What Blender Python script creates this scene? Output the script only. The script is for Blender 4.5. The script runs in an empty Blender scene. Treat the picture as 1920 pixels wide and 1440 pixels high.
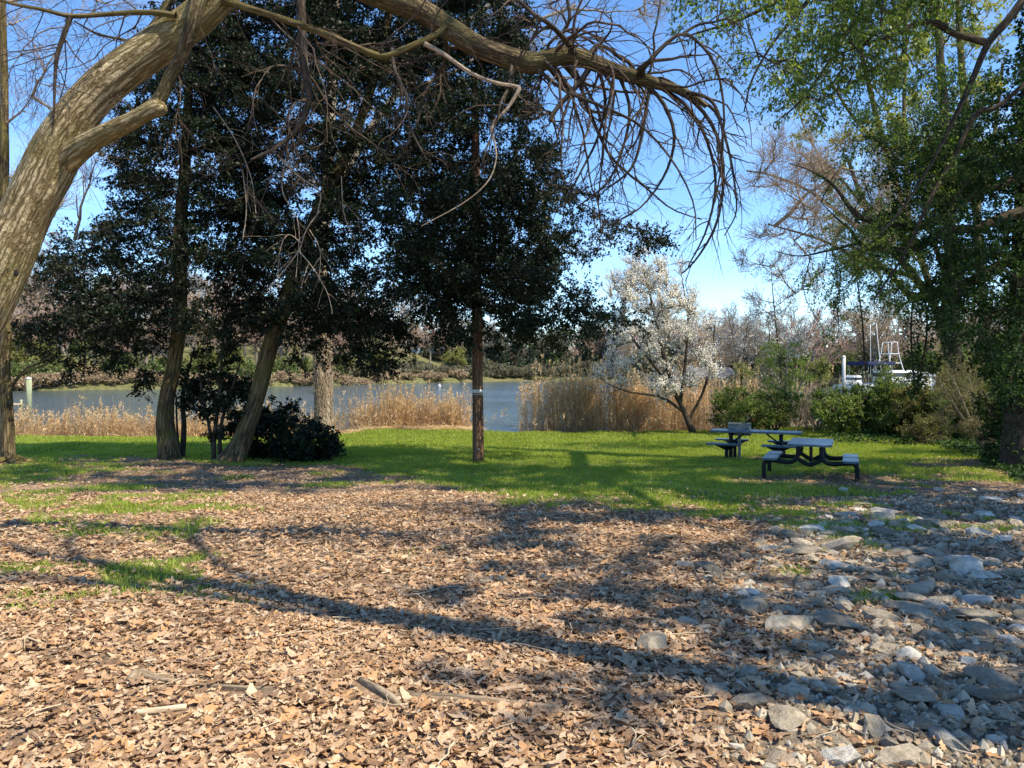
import bpy, bmesh, math, random
import numpy as np
from mathutils import Vector, Matrix

sc = bpy.context.scene
COL = sc.collection
rng = np.random.default_rng(11)
random.seed(5)
F = 1440.0                      # focal length in photo pixels (1920 wide)
CAM = np.array([0.0, 0.0, 1.6])
TILT = math.radians(1.11)
FW = np.array([0, math.cos(TILT), -math.sin(TILT)])
UP = np.array([0, math.sin(TILT), math.cos(TILT)])
RT = np.array([1.0, 0, 0])
SUN_AZ = math.radians(-31)      # sun stands to the right and a little behind the viewer
SUN_EL = math.radians(54)
SUN = np.array([math.cos(SUN_EL)*math.cos(SUN_AZ), math.cos(SUN_EL)*math.sin(SUN_AZ), math.sin(SUN_EL)])
WATER_Z = -1.8

# ------------------------------------------------------------------ noise and terrain
def hash2(ix, iy, seed):
    h = (ix.astype(np.int64)*374761393 + iy.astype(np.int64)*668265263 + seed*1442695041) & 0xFFFFFFFF
    h = ((h ^ (h >> 13))*1274126177) & 0xFFFFFFFF
    return ((h ^ (h >> 16)) & 0xFFFF)/65535.0

def vnoise(x, y, seed=0):
    ix = np.floor(x); iy = np.floor(y)
    fx = x-ix; fy = y-iy
    fx = fx*fx*(3-2*fx); fy = fy*fy*(3-2*fy)
    a = hash2(ix, iy, seed); b = hash2(ix+1, iy, seed); c = hash2(ix, iy+1, seed); d = hash2(ix+1, iy+1, seed)
    return (a*(1-fx)+b*fx)*(1-fy)+(c*(1-fx)+d*fx)*fy

def fbm(x, y, seed=0, o=4):
    s = 0; a = .5; t = 0
    for i in range(o):
        s = s+a*vnoise(x, y, seed+i*17); t += a; a *= .5; x = x*2.03+3.1; y = y*2.03+1.7
    return s/t

def sstep(a, b, x):
    t = np.clip((x-a)/(b-a), 0, 1)
    return t*t*(3-2*t)

SH_X = [-90, -9, -7.5, -6, -2.2, -1.2, 0, 1.2, 9, 14, 25, 60]
SH_Y = [31, 31, 32.5, 36.3, 36.3, 34.2, 33.0, 33.6, 34, 36, 40, 52]
FS_X = [-300, -120, -80, -50, -20, 0, 20, 60, 120, 300]
FS_Y = [80, 105, 118, 140, 190, 215, 205, 160, 135, 120]
HILL_X = [-300, -70, -30, 0, 40, 300]
HILL_H = [20, 17, 12, 3, 3.5, 5]

def H(x, y):
    x = np.asarray(x, float); y = np.asarray(y, float)
    base = np.interp(y, [-40, 0, 4, 15, 20, 30, 37, 60], [.35, 0, -.03, -.64, -.85, -1.15, -1.27, -1.4])
    base = base+np.clip(x-8, 0, 12)*.025*sstep(4, 12, y)
    base = base+(fbm(x*.35, y*.35, 3)-.5)*.22*sstep(3, 9, y)+(fbm(x*1.7, y*1.7, 9)-.5)*.07
    s = np.interp(x, SH_X, SH_Y)+(fbm(x*.6, x*0+2, 5)-.5)*.8
    z = base+(-3.2-base)*sstep(0, 3.2, y-s)
    f = np.interp(x, FS_X, FS_Y)+(fbm(x*.05, x*0, 6)-.5)*12
    far = -3.2+2.6*sstep(-3, 3, y-f)+np.interp(x, HILL_X, HILL_H)*sstep(5, 130, y-f)+(fbm(x*.05, y*.05, 8)-.5)*1.0*sstep(0, 10, y-f)
    return np.where(y > f-4, np.maximum(far, -3.2), z)

def at(px, py, d):
    return CAM+d*(FW+(px-960)/F*RT-(py-720)/F*UP)

def gp(px, py):
    """ground point seen at a pixel"""
    dr = FW+(px-960)/F*RT-(py-720)/F*UP
    lo, hi = 1.0, 1.0
    while hi < 400:
        p = CAM+dr*hi
        if p[2] < H(p[0], p[1]): break
        lo = hi; hi *= 1.04
    for _ in range(30):
        m = (lo+hi)/2; p = CAM+dr*m
        if p[2] < H(p[0], p[1]): hi = m
        else: lo = m
    return CAM+dr*hi

def proj(P):
    v = P-CAM
    d = v@FW
    d = np.where(np.abs(d) < 1e-6, 1e-6, d)
    return 960+F*(v@RT)/d, 720-F*(v@UP)/d, d

# ------------------------------------------------------------------ mesh building
def nrm(v):
    return v/np.maximum(np.linalg.norm(v, axis=-1, keepdims=True), 1e-9)

class MB:
    def __init__(self):
        self.v = []; self.q = []; self.t = []; self.n = 0; self.rnd = []; self.bk = []
    def add(self, V, Q=None, T=None, rnd=None, bk=None):
        V = np.asarray(V, float).reshape(-1, 3)
        if Q is not None and len(Q): self.q.append(np.asarray(Q, np.int64)+self.n)
        if T is not None and len(T): self.t.append(np.asarray(T, np.int64)+self.n)
        self.v.append(V); self.n += len(V)
        self.rnd.append(np.zeros(len(V)) if rnd is None else np.asarray(rnd, float).reshape(-1))
        self.bk.append(V*0 if bk is None else np.asarray(bk, float).reshape(-1, 3))
    def bm(self, b, rnd=0.0):
        b.verts.ensure_lookup_table(); b.verts.index_update()
        V = np.array([v.co[:] for v in b.verts])
        Q = []; T = []
        for f in b.faces:
            ids = [v.index for v in f.verts]
            if len(ids) == 4: Q.append(ids)
            elif len(ids) == 3: T.append(ids)
            else:
                for i in range(1, len(ids)-1): T.append([ids[0], ids[i], ids[i+1]])
        self.add(V, Q, T, np.full(len(V), rnd), V)
        b.free()
        return self

def mesh_from(name, mb, origin, smooth=True):
    V = np.concatenate(mb.v)-origin
    me = bpy.data.meshes.new(name)
    q = np.concatenate(mb.q) if mb.q else np.zeros((0, 4), np.int64)
    t = np.concatenate(mb.t) if mb.t else np.zeros((0, 3), np.int64)
    me.vertices.add(len(V)); me.vertices.foreach_set("co", V.astype(np.float32).ravel())
    loops = np.concatenate([q.ravel(), t.ravel()]).astype(np.int32)
    me.loops.add(len(loops)); me.loops.foreach_set("vertex_index", loops)
    st = np.concatenate([np.arange(len(q))*4, len(q)*4+np.arange(len(t))*3]).astype(np.int32)
    me.polygons.add(len(st)); me.polygons.foreach_set("loop_start", st)
    me.polygons.foreach_set("use_smooth", np.full(len(st), bool(smooth)))
    me.update(calc_edges=True)
    a = me.attributes.new("rnd", 'FLOAT', 'POINT'); a.data.foreach_set("value", np.concatenate(mb.rnd).astype(np.float32))
    a = me.attributes.new("bk", 'FLOAT_VECTOR', 'POINT'); a.data.foreach_set("vector", np.concatenate(mb.bk).astype(np.float32).ravel())
    return me

ORG = {}
def tag(o, label=None, cat=None, group=None, kind=None):
    if label: o["label"] = label
    if cat: o["category"] = cat
    if group: o["group"] = group
    if kind: o["kind"] = kind
    return o

def thing(name, loc, label, cat, group=None):
    o = bpy.data.objects.new(name, None); COL.objects.link(o)
    o.empty_display_size = .2
    o.location = [float(c) for c in loc]; ORG[o.name] = np.array(loc, float)
    return tag(o, label, cat, group)

def part(name, mb, mat, parent=None, label=None, cat=None, group=None, kind=None, smooth=True, origin=None):
    """one mesh object; vertices are given in world coordinates"""
    org = ORG[parent.name] if parent is not None else (np.zeros(3) if origin is None else np.array(origin, float))
    me = mesh_from(name, mb, org, smooth)
    me.materials.append(mat)
    o = bpy.data.objects.new(name, me); COL.objects.link(o)
    if parent is not None: o.parent = parent
    else: o.location = [float(c) for c in org]
    ORG[o.name] = org
    return tag(o, label, cat, group, kind)

def copy_tree(root, loc, rz, scale, label=None, group=None):
    r = root.copy(); COL.objects.link(r); r.location = [float(c) for c in loc]
    r.rotation_euler = (0, 0, rz); r.scale = (scale, scale, scale) if np.isscalar(scale) else scale
    if label: r["label"] = label
    if group: r["group"] = group
    for ch in list(root.children):
        c = ch.copy(); COL.objects.link(c); c.parent = r
        for g in list(ch.children):
            e = g.copy(); COL.objects.link(e); e.parent = c
    return r

# ------------------------------------------------------------------ tubes, branches, leaves
def tubes(mb, P, R, sides=5, rnd=None, cap=False, wob=0.0):
    P = np.asarray(P, float); R = np.asarray(R, float)
    if P.ndim == 2: P = P[None]; R = R[None]
    N, K = P.shape[:2]
    T = np.empty_like(P)
    T[:, 1:-1] = P[:, 2:]-P[:, :-2]; T[:, 0] = P[:, 1]-P[:, 0]; T[:, -1] = P[:, -1]-P[:, -2]
    T = nrm(T)
    m = np.abs(T.mean(1)); ax = np.argmin(m, axis=1)
    ref = np.eye(3)[ax][:, None, :]
    A = nrm(np.cross(T, np.broadcast_to(ref, T.shape))); B = np.cross(T, A)
    a = np.arange(sides)*2*math.pi/sides
    ca = np.cos(a); sa = np.sin(a)
    rr = R[:, :, None]*np.ones(sides)
    if wob:
        ln0 = np.cumsum(np.linalg.norm(np.diff(P, axis=1, prepend=P[:, :1]), axis=-1), axis=1)
        w = fbm(ca[None, None, :]*1.3+5+ln0[:, :, None]*.9, sa[None, None, :]*1.3+ln0[:, :, None]*.5, 21)-.5
        w2 = fbm(ca[None, None, :]*7+5+ln0[:, :, None]*1.2, sa[None, None, :]*7+ln0[:, :, None]*.5, 22)-.5
        rr = rr*(1+wob*(2*w+.6*w2))
    V = P[:, :, None, :]+rr[..., None]*(ca[:, None]*A[:, :, None, :]+sa[:, None]*B[:, :, None, :])
    ln = np.cumsum(np.linalg.norm(np.diff(P, axis=1, prepend=P[:, :1]), axis=-1), axis=1)
    bk = np.stack([R[:, :, None]*ca, R[:, :, None]*sa, np.broadcast_to(ln[:, :, None], (N, K, sides))], -1)
    bk = bk+rng.uniform(0, 7, (N, 1, 1, 3))
    idx = np.arange(N*K*sides).reshape(N, K, sides)
    nx = np.roll(idx, -1, axis=2)
    Q = np.stack([idx[:, :-1], nx[:, :-1], nx[:, 1:], idx[:, 1:]], -1).reshape(-1, 4)
    r = np.repeat(rng.random(N) if rnd is None else np.full(N, rnd), K*sides)
    Tt = None
    if cap:
        Tt = []
        for n in range(N):
            for k, fl in ((0, 1), (K-1, 0)):
                ring = idx[n, k]
                for i in range(1, sides-1):
                    Tt.append([ring[0], ring[i+1], ring[i]] if fl else [ring[0], ring[i], ring[i+1]])
    mb.add(V, Q, Tt, r, bk)

def smooth_path(pts, K):
    """Catmull-Rom resampling of rows (x,y,z,r)"""
    p = np.asarray(pts, float)
    p = np.vstack([2*p[0]-p[1], p, 2*p[-1]-p[-2]])
    n = len(p)-3
    u = np.linspace(0, n-1e-6, K); i = u.astype(int); t = (u-i)[:, None]
    a, b, c, d = p[i], p[i+1], p[i+2], p[i+3]
    o = .5*(2*b+(c-a)*t+(2*a-5*b+4*c-d)*t*t+(3*b-a-3*c+d)*t**3)
    return o[:, :3], np.maximum(o[:, 3], 1e-4)

def pxpath(pts, d, K=16):
    """rows (px, py, width_px[, depth]) -> points and radii"""
    r = []
    for q in pts:
        dd = q[3] if len(q) > 3 else d
        p = at(q[0], q[1], dd); r.append([*p, q[2]/2/F*dd])
    return smooth_path(r, K)

def sub(P, R, n, K, L, ang, t=(.25, 1), wander=.12, trop=(0, 0, 0), rr=.55, flat=0.0, rel=True, tip=.25, rmin=.0015, taper=.45):
    N, Kp = P.shape[:2]
    tt = rng.uniform(t[0], t[1], (N, n))
    f = tt*(Kp-1)*.9999; i = f.astype(int); f = f-i
    ar = np.arange(N)[:, None]
    S = P[ar, i]*(1-f[..., None])+P[ar, np.minimum(i+1, Kp-1)]*f[..., None]
    Tn = nrm(P[ar, np.minimum(i+1, Kp-1)]-P[ar, i])
    Rs = R[ar, i]
    pr = np.cross(Tn, rng.normal(size=Tn.shape)); pr[..., 2] *= (1-flat); pr = nrm(pr)
    a = np.radians(rng.uniform(ang[0], ang[1], (N, n)))[..., None]
    D = nrm(np.cos(a)*Tn+np.sin(a)*pr)
    ln = rng.uniform(L[0], L[1], (N, n))
    if rel: ln = ln*np.linalg.norm(np.diff(P, axis=1), axis=-1).sum(1)[:, None]
    ln = ln*(1-taper*(tt-t[0])/max(t[1]-t[0], 1e-6))
    D = D.reshape(-1, 3); S = S.reshape(-1, 3); ln = ln.reshape(-1); Rs = Rs.reshape(-1)
    out = np.empty((len(S), K, 3)); out[:, 0] = S
    tr = np.array(trop)
    for k in range(1, K):
        D = nrm(D+wander*rng.normal(size=D.shape)+tr)
        out[:, k] = out[:, k-1]+D*(ln/(K-1))[:, None]
    r0 = np.maximum(Rs*rr, rmin)
    rad = r0[:, None]*np.linspace(1, tip, K)[None]
    return out, np.maximum(rad, rmin*.7)

def pick(P, R, n):
    if len(P) <= n: return P, R
    i = rng.choice(len(P), n, replace=False)
    return P[i], R[i]

def on_twigs(P, per, t=(.15, 1), jit=.02):
    N, K = P.shape[:2]
    tt = rng.uniform(t[0], t[1], (N, per)); f = tt*(K-1)*.9999; i = f.astype(int); f = (f-i)[..., None]
    ar = np.arange(N)[:, None]
    S = P[ar, i]*(1-f)+P[ar, np.minimum(i+1, K-1)]*f
    T = nrm(P[ar, np.minimum(i+1, K-1)]-P[ar, i])
    return (S+rng.normal(size=S.shape)*jit).reshape(-1, 3), T.reshape(-1, 3)

def leaves(mb, S, T, size, ratio=.5, droop=.2, spread=1.0, fold=.12):
    n = len(S)
    D = nrm(T*.6+spread*rng.normal(size=(n, 3))*.7+np.array([0, 0, -droop]))
    side = nrm(np.cross(D, rng.normal(size=(n, 3))+np.array([0, 0, 1.2])))
    N3 = np.cross(side, D)
    s = rng.uniform(size[0], size[1], n)[:, None]
    w = s*ratio*.5
    mid = S+D*s*.5
    V = np.stack([S, mid+side*w+N3*s*fold, S+D*s, mid-side*w+N3*s*fold], 1)
    mb.add(V, np.arange(n*4).reshape(n, 4), None, np.repeat(rng.random(n), 4))

# ------------------------------------------------------------------ materials
def nt(name):
    m = bpy.data.materials.new(name); m.use_nodes = True
    t = m.node_tree; t.nodes.clear()
    return m, t, t.nodes, t.links

def ramp(N, stops, interp='LINEAR'):
    r = N.new('ShaderNodeValToRGB'); cr = r.color_ramp; cr.interpolation = interp
    while len(cr.elements) < len(stops): cr.elements.new(.5)
    for e, (p, c) in zip(cr.elements, stops):
        e.position = p; e.color = (*c, 1) if len(c) == 3 else c
    return r

def leaf_mat(name, cols, rough=.45, transl=.3, mottle=0, spec=.4):
    m, t, N, L = nt(name)
    out = N.new('ShaderNodeOutputMaterial')
    at_ = N.new('ShaderNodeAttribute'); at_.attribute_name = 'rnd'
    r = ramp(N, [(i/(len(cols)-1), c) for i, c in enumerate(cols)])
    L.new(at_.outputs['Fac'], r.inputs[0])
    b = N.new('ShaderNodeBsdfPrincipled'); b.inputs['Roughness'].default_value = rough
    b.inputs['Specular IOR Level'].default_value = spec
    if mottle:
        tc = N.new('ShaderNodeTexCoord'); no = N.new('ShaderNodeTexNoise'); no.inputs['Scale'].default_value = mottle; no.inputs['Detail'].default_value = 3; L.new(tc.outputs['Object'], no.inputs['Vector'])
        ad = N.new('ShaderNodeMath'); ad.operation = 'MULTIPLY_ADD'; ad.inputs[1].default_value = .5; ad.inputs[2].default_value = -.25; L.new(no.outputs['Fac'], ad.inputs[0])
        a2 = N.new('ShaderNodeMath'); a2.operation = 'ADD'; L.new(at_.outputs['Fac'], a2.inputs[0]); L.new(ad.outputs[0], a2.inputs[1]); L.new(a2.outputs[0], r.inputs[0])
    L.new(r.outputs[0], b.inputs['Base Color'])
    if transl > 0:
        tr = N.new('ShaderNodeBsdfTranslucent')
        mx = N.new('ShaderNodeMixShader'); mx.inputs[0].default_value = transl
        hs = N.new('ShaderNodeHueSaturation'); hs.inputs['Saturation'].default_value = 1.15; hs.inputs['Value'].default_value = 1.5
        L.new(r.outputs[0], hs.inputs['Color']); L.new(hs.outputs[0], tr.inputs[0])
        L.new(b.outputs[0], mx.inputs[1]); L.new(tr.outputs[0], mx.inputs[2]); L.new(mx.outputs[0], out.inputs[0])
    else:
        L.new(b.outputs[0], out.inputs[0])
    return m

def bark_mat(name, dark, mid, light, scale=14, stretch=.12, bump=.6, dist=.02, moss=None, patch=None):
    m, t, N, L = nt(name)
    out = N.new('ShaderNodeOutputMaterial'); b = N.new('ShaderNodeBsdfPrincipled')
    b.inputs['Roughness'].default_value = .9; b.inputs['Specular IOR Level'].default_value = .15
    a = N.new('ShaderNodeAttribute'); a.attribute_name = 'bk'
    mp = N.new('ShaderNodeMapping'); mp.inputs['Scale'].default_value = (1, 1, stretch)
    L.new(a.outputs['Vector'], mp.inputs[0])
    n0 = N.new('ShaderNodeTexNoise'); n0.inputs['Scale'].default_value = scale*.5; n0.inputs['Detail'].default_value = 3
    L.new(a.outputs['Vector'], n0.inputs['Vector'])
    ad = N.new('ShaderNodeMixRGB'); ad.blend_type = 'ADD'; ad.inputs[0].default_value = .04
    L.new(mp.outputs[0], ad.inputs[1]); L.new(n0.outputs['Color'], ad.inputs[2])
    v = N.new('ShaderNodeTexVoronoi'); v.feature = 'DISTANCE_TO_EDGE'; v.inputs['Scale'].default_value = scale
    L.new(ad.outputs[0], v.inputs['Vector'])
    n1 = N.new('ShaderNodeTexNoise'); n1.inputs['Scale'].default_value = scale*2.2; n1.inputs['Detail'].default_value = 6; n1.inputs['Roughness'].default_value = .65
    L.new(mp.outputs[0], n1.inputs['Vector'])
    mu = N.new('ShaderNodeMath'); mu.operation = 'MULTIPLY_ADD'; mu.inputs[1].default_value = 1.1
    L.new(v.outputs['Distance'], mu.inputs[0]); L.new(n1.outputs['Fac'], mu.inputs[2])
    r = ramp(N, [(.32, dark), (.58, mid), (.85, light)])
    L.new(mu.outputs[0], r.inputs[0])
    n2 = N.new('ShaderNodeTexNoise'); n2.inputs['Scale'].default_value = 2.2; n2.inputs['Detail'].default_value = 5
    L.new(a.outputs['Vector'], n2.inputs['Vector'])
    col = r.outputs[0]
    if moss is not None:
        rm = ramp(N, [(.42, (0, 0, 0)), (.62, (1, 1, 1))]); L.new(n2.outputs['Fac'], rm.inputs[0])
        mm = N.new('ShaderNodeMath'); mm.operation = 'MULTIPLY'; mm.inputs[1].default_value = .6
        L.new(rm.outputs[0], mm.inputs[0])
        mx = N.new('ShaderNodeMixRGB'); mx.blend_type = 'MIX'; mx.inputs[2].default_value = (*moss, 1)
        L.new(mm.outputs[0], mx.inputs[0]); L.new(col, mx.inputs[1]); col = mx.outputs[0]
    L.new(col, b.inputs['Base Color'])
    bp = N.new('ShaderNodeBump'); bp.inputs['Strength'].default_value = bump; bp.inputs['Distance'].default_value = dist
    L.new(mu.outputs[0], bp.inputs['Height']); L.new(bp.outputs[0], b.inputs['Normal'])
    L.new(b.outputs[0], out.inputs[0])
    return m

def plain_mat(name, col, rough=.6, var=.25, scale=8, metal=0.0, bump=0.0, stretch=(1, 1, 1), col2=None, spec=.4):
    m, t, N, L = nt(name)
    out = N.new('ShaderNodeOutputMaterial'); b = N.new('ShaderNodeBsdfPrincipled')
    b.inputs['Roughness'].default_value = rough; b.inputs['Metallic'].default_value = metal; b.inputs['Specular IOR Level'].default_value = spec
    tc = N.new('ShaderNodeTexCoord'); mp = N.new('ShaderNodeMapping'); mp.inputs['Scale'].default_value = stretch
    L.new(tc.outputs['Object'], mp.inputs[0])
    n = N.new('ShaderNodeTexNoise'); n.inputs['Scale'].default_value = scale; n.inputs['Detail'].default_value = 6; n.inputs['Roughness'].default_value = .6
    L.new(mp.outputs[0], n.inputs['Vector'])
    lo = tuple(c*(1-var) for c in col); hi = tuple(min(1, c*(1+var)) for c in (col2 or col))
    r = ramp(N, [(.3, lo), (.7, hi)]); L.new(n.outputs['Fac'], r.inputs[0]); L.new(r.outputs[0], b.inputs['Base Color'])
    if bump:
        bp = N.new('ShaderNodeBump'); bp.inputs['Strength'].default_value = bump; bp.inputs['Distance'].default_value = .02
        L.new(n.outputs['Fac'], bp.inputs['Height']); L.new(bp.outputs[0], b.inputs['Normal'])
    L.new(b.outputs[0], out.inputs[0])
    return m
# ------------------------------------------------------------------ camera, sky, sun
cd = bpy.data.cameras.new("camera"); cam = bpy.data.objects.new("camera", cd); COL.objects.link(cam)
cam.location = CAM; cam.rotation_euler = (math.pi/2-TILT, 0, 0)
cd.sensor_width = 36; cd.lens = 36*F/1920; cd.clip_end = 6000; cd.clip_start = .05
sc.camera = cam
w = bpy.data.worlds.new("World"); sc.world = w; w.use_nodes = True
WN = w.node_tree.nodes; WL = w.node_tree.links
bg = WN["Background"]; bg.inputs[1].default_value = .14
sky = WN.new('ShaderNodeTexSky'); sky.sky_type = 'NISHITA'; sky.sun_disc = False
sky.sun_elevation = SUN_EL; sky.sun_rotation = math.atan2(SUN[0], SUN[1])
sky.air_density = .8; sky.dust_density = .0; sky.ozone_density = 3.2
tcw = WN.new('ShaderNodeTexCoord'); mpw = WN.new('ShaderNodeMapping'); mpw.inputs['Scale'].default_value = (1.2, 1.2, 5)
cn = WN.new('ShaderNodeTexNoise'); cn.inputs['Scale'].default_value = 2.1; cn.inputs['Detail'].default_value = 8; cn.inputs['Roughness'].default_value = .6
WL.new(tcw.outputs['Generated'], mpw.inputs[0]); WL.new(mpw.outputs[0], cn.inputs['Vector'])
cr = ramp(WN, [(.52, (0, 0, 0)), (.85, (.28, .28, .28))]); WL.new(cn.outputs['Fac'], cr.inputs[0])
cm = WN.new('ShaderNodeMixRGB'); cm.inputs[2].default_value = (5.2, 5.6, 6.2, 1)
hsw = WN.new('ShaderNodeHueSaturation'); hsw.inputs['Saturation'].default_value = 1.14; WL.new(sky.outputs[0], hsw.inputs['Color'])
WL.new(cr.outputs[0], cm.inputs[0]); WL.new(hsw.outputs[0], cm.inputs[1]); WL.new(cm.outputs[0], bg.inputs[0])
sd = bpy.data.lights.new("sun", 'SUN'); sd.energy = 4.0; sd.angle = math.radians(.5); sd.color = (1, .89, .70)
so = bpy.data.objects.new("sun", sd); COL.objects.link(so)
so.rotation_euler = Vector(-SUN).to_track_quat('-Z', 'Y').to_euler()
so.location = SUN*60
sc.view_settings.view_transform = 'Standard'; sc.view_settings.look = 'None'; sc.view_settings.gamma = 1
sc.view_settings.exposure = 1.12
sc.cycles.max_bounces = 6; sc.cycles.diffuse_bounces = 3; sc.cycles.glossy_bounces = 2; sc.cycles.transmission_bounces = 4
sc.cycles.caustics_reflective = False; sc.cycles.caustics_refractive = False
sc.cycles.sample_clamp_indirect = 4

# ------------------------------------------------------------------ ground masks
LB = np.array([gp(*p)[:2] for p in [(-300, 852), (0, 858), (200, 858), (420, 868), (620, 872), (700, 892), (800, 908), (900, 925), (1020, 946), (1200, 957),
                                    (1400, 950), (1500, 925), (1600, 895), (1700, 880), (1800, 862), (1900, 850), (2100, 845)]])
RB = np.array([gp(*p)[:2] for p in [(1420, 1440), (1310, 1330), (1255, 1250), (1265, 1150), (1330, 1080), (1440, 1000), (1530, 935), (1600, 900)]])

def grass_mask(x, y):
    b = np.interp(x, LB[:, 0], LB[:, 1])
    n = (fbm(x*.9, y*.9, 31)-.5)*3.2+(fbm(x*3.1, y*3.1, 32)-.5)*1.6
    g = sstep(-.7, .9, y-b+n)
    px, py, _ = proj(np.stack([x, y, H(x, y)], -1))
    pn = fbm(x*1.6, y*1.6, 33)+.35*(fbm(x*5, y*5, 34)-.5)
    def blob(cx, cy, rx, ry, th):
        d = np.sqrt(((px-cx)/rx)**2+((py-cy)/ry)**2)
        return sstep(.0, .12, pn-th-.32*np.clip(d-.35, 0, 3))
    g2 = np.maximum.reduce([blob(40, 1115, 210, 46, .33), blob(270, 1092, 200, 34, .35), blob(470, 1095, 60, 22, .42), blob(130, 945, 260, 62, .38), blob(560, 905, 160, 20, .46),
                            blob(1620, 985, 170, 40, .40), blob(1680, 1110, 90, 28, .40), blob(1600, 930, 140, 32, .40), blob(840, 1095, 30, 12, .38), blob(300, 925, 140, 30, .42),
                            blob(780, 1025, 80, 22, .46), blob(40, 890, 180, 34, .30), blob(1760, 890, 190, 30, .38), blob(1850, 1000, 120, 30, .45), blob(1420, 960, 150, 22, .40), blob(1500, 1080, 60, 18, .44), blob(1820, 1360, 50, 20, .44)])
    g = np.maximum(g, g2*.9)
    for cx, cy, rx, ry in ((6.3, 15.6, 1.9, 1.3), (6.7, 21.2, 1.6, .8)):       # worn earth under the tables
        g = g*(1-.9*sstep(1.15, .6, np.sqrt(((x-cx)/rx)**2+((y-cy)/ry)**2)+(fbm(x*2, y*2, 35)-.5)*.7))
    s = np.interp(x, SH_X, SH_Y)
    g = g*(1-sstep(.2, 1.0, y-s))
    return g*sstep(3.2, 4.0, y)

def rock_mask(x, y):
    b = np.interp(y, RB[:, 1], RB[:, 0], left=RB[0, 0])
    return sstep(-.35, .9, x-b+(fbm(x*1.3, y*1.3, 41)-.5)*1.6)*sstep(14.5, 12.5, y)

def sheet_mesh(mb, xs, ys, fz, fbk=None):
    X, Y = np.meshgrid(xs, ys); Z = fz(X, Y)
    V = np.stack([X, Y, Z], -1).reshape(-1, 3)
    n, m = X.shape; idx = np.arange(n*m).reshape(n, m)
    Q = np.stack([idx[:-1, :-1], idx[:-1, 1:], idx[1:, 1:], idx[1:, :-1]], -1).reshape(-1, 4)
    mb.add(V, Q, None, None, fbk(X, Y).reshape(-1, 3) if fbk else None)

def grade(a, b, st, end, k):
    l = list(np.arange(a, b+1e-6, st)); s = st
    while l[-1] < end: s *= k; l.append(l[-1]+s)
    return l
xr = grade(0, 9, .11, 1500, 1.085); xs = np.array([-v for v in xr[:0:-1]]+xr)
ys = np.array([-60, -40, -28, -20, -14, -10, -7, -4.5, -2.5, -1, 0, .8, 1.5]+grade(2, 15, .1, 15, 1.5)[:-1]+grade(15.1, 42, .22, 2200, 1.07))

m, t, N, L = nt("ground_soil")
out = N.new('ShaderNodeOutputMaterial'); b = N.new('ShaderNodeBsdfPrincipled'); b.inputs['Roughness'].default_value = .95; b.inputs['Specular IOR Level'].default_value = .1
tc = N.new('ShaderNodeTexCoord'); a = N.new('ShaderNodeAttribute'); a.attribute_name = 'bk'
sx = N.new('ShaderNodeSeparateXYZ'); L.new(a.outputs['Vector'], sx.inputs[0])
mp = N.new('ShaderNodeMapping'); mp.inputs['Scale'].default_value = (1, 1, 0); L.new(tc.outputs['Object'], mp.inputs[0])
vo = N.new('ShaderNodeTexVoronoi'); vo.inputs['Scale'].default_value = 28; vo.inputs['Randomness'].default_value = 1; L.new(mp.outputs[0], vo.inputs['Vector'])
vs = N.new('ShaderNodeSeparateColor'); L.new(vo.outputs['Color'], vs.inputs[0])
lit = ramp(N, [(0, (.15, .095, .06)), (.35, (.25, .165, .10)), (.65, (.35, .25, .16)), (1, (.45, .34, .23))]); L.new(vs.outputs[0], lit.inputs[0])
n1 = N.new('ShaderNodeTexNoise'); n1.inputs['Scale'].default_value = 26; n1.inputs['Detail'].default_value = 8; n1.inputs['Roughness'].default_value = .7; L.new(mp.outputs[0], n1.inputs['Vector'])
n2 = N.new('ShaderNodeTexNoise'); n2.inputs['Scale'].default_value = 1.3; n2.inputs['Detail'].default_value = 6; L.new(mp.outputs[0], n2.inputs['Vector'])
soil = ramp(N, [(.35, (.10, .068, .045)), (.5, (.21, .15, .10)), (.68, (.33, .25, .175))]); L.new(n1.outputs['Fac'], soil.inputs[0])
r2 = ramp(N, [(.42, (0, 0, 0)), (.6, (1, 1, 1))]); L.new(n2.outputs['Fac'], r2.inputs[0])
mx = N.new('ShaderNodeMixRGB'); L.new(r2.outputs[0], mx.inputs[0]); L.new(soil.outputs[0], mx.inputs[1]); L.new(lit.outputs[0], mx.inputs[2])
grav = ramp(N, [(.3, (.09, .07, .05)), (.5, (.19, .16, .12)), (.7, (.31, .275, .22))]); L.new(n1.outputs['Fac'], grav.inputs[0])
mx2 = N.new('ShaderNodeMixRGB'); L.new(sx.outputs['Y'], mx2.inputs[0]); L.new(mx.outputs[0], mx2.inputs[1]); L.new(grav.outputs[0], mx2.inputs[2])
gr = ramp(N, [(.3, (.05, .075, .02)), (.7, (.13, .17, .045))]); L.new(n1.outputs['Fac'], gr.inputs[0])
mx3 = N.new('ShaderNodeMixRGB'); L.new(sx.outputs['X'], mx3.inputs[0]); L.new(mx2.outputs[0], mx3.inputs[1]); L.new(gr.outputs[0], mx3.inputs[2])
bank = ramp(N, [(.3, (.07, .075, .03)), (.5, (.13, .13, .055)), (.72, (.20, .18, .085))]); L.new(n2.outputs['Fac'], bank.inputs[0])
mx4 = N.new('ShaderNodeMixRGB'); L.new(sx.outputs['Z'], mx4.inputs[0]); L.new(mx3.outputs[0], mx4.inputs[1]); L.new(bank.outputs[0], mx4.inputs[2])
L.new(mx4.outputs[0], b.inputs['Base Color'])
bp = N.new('ShaderNodeBump'); bp.inputs['Strength'].default_value = .7; bp.inputs['Distance'].default_value = .03
L.new(n1.outputs['Fac'], bp.inputs['Height']); L.new(bp.outputs[0], b.inputs['Normal']); L.new(b.outputs[0], out.inputs[0])
M_GROUND = m

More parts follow.
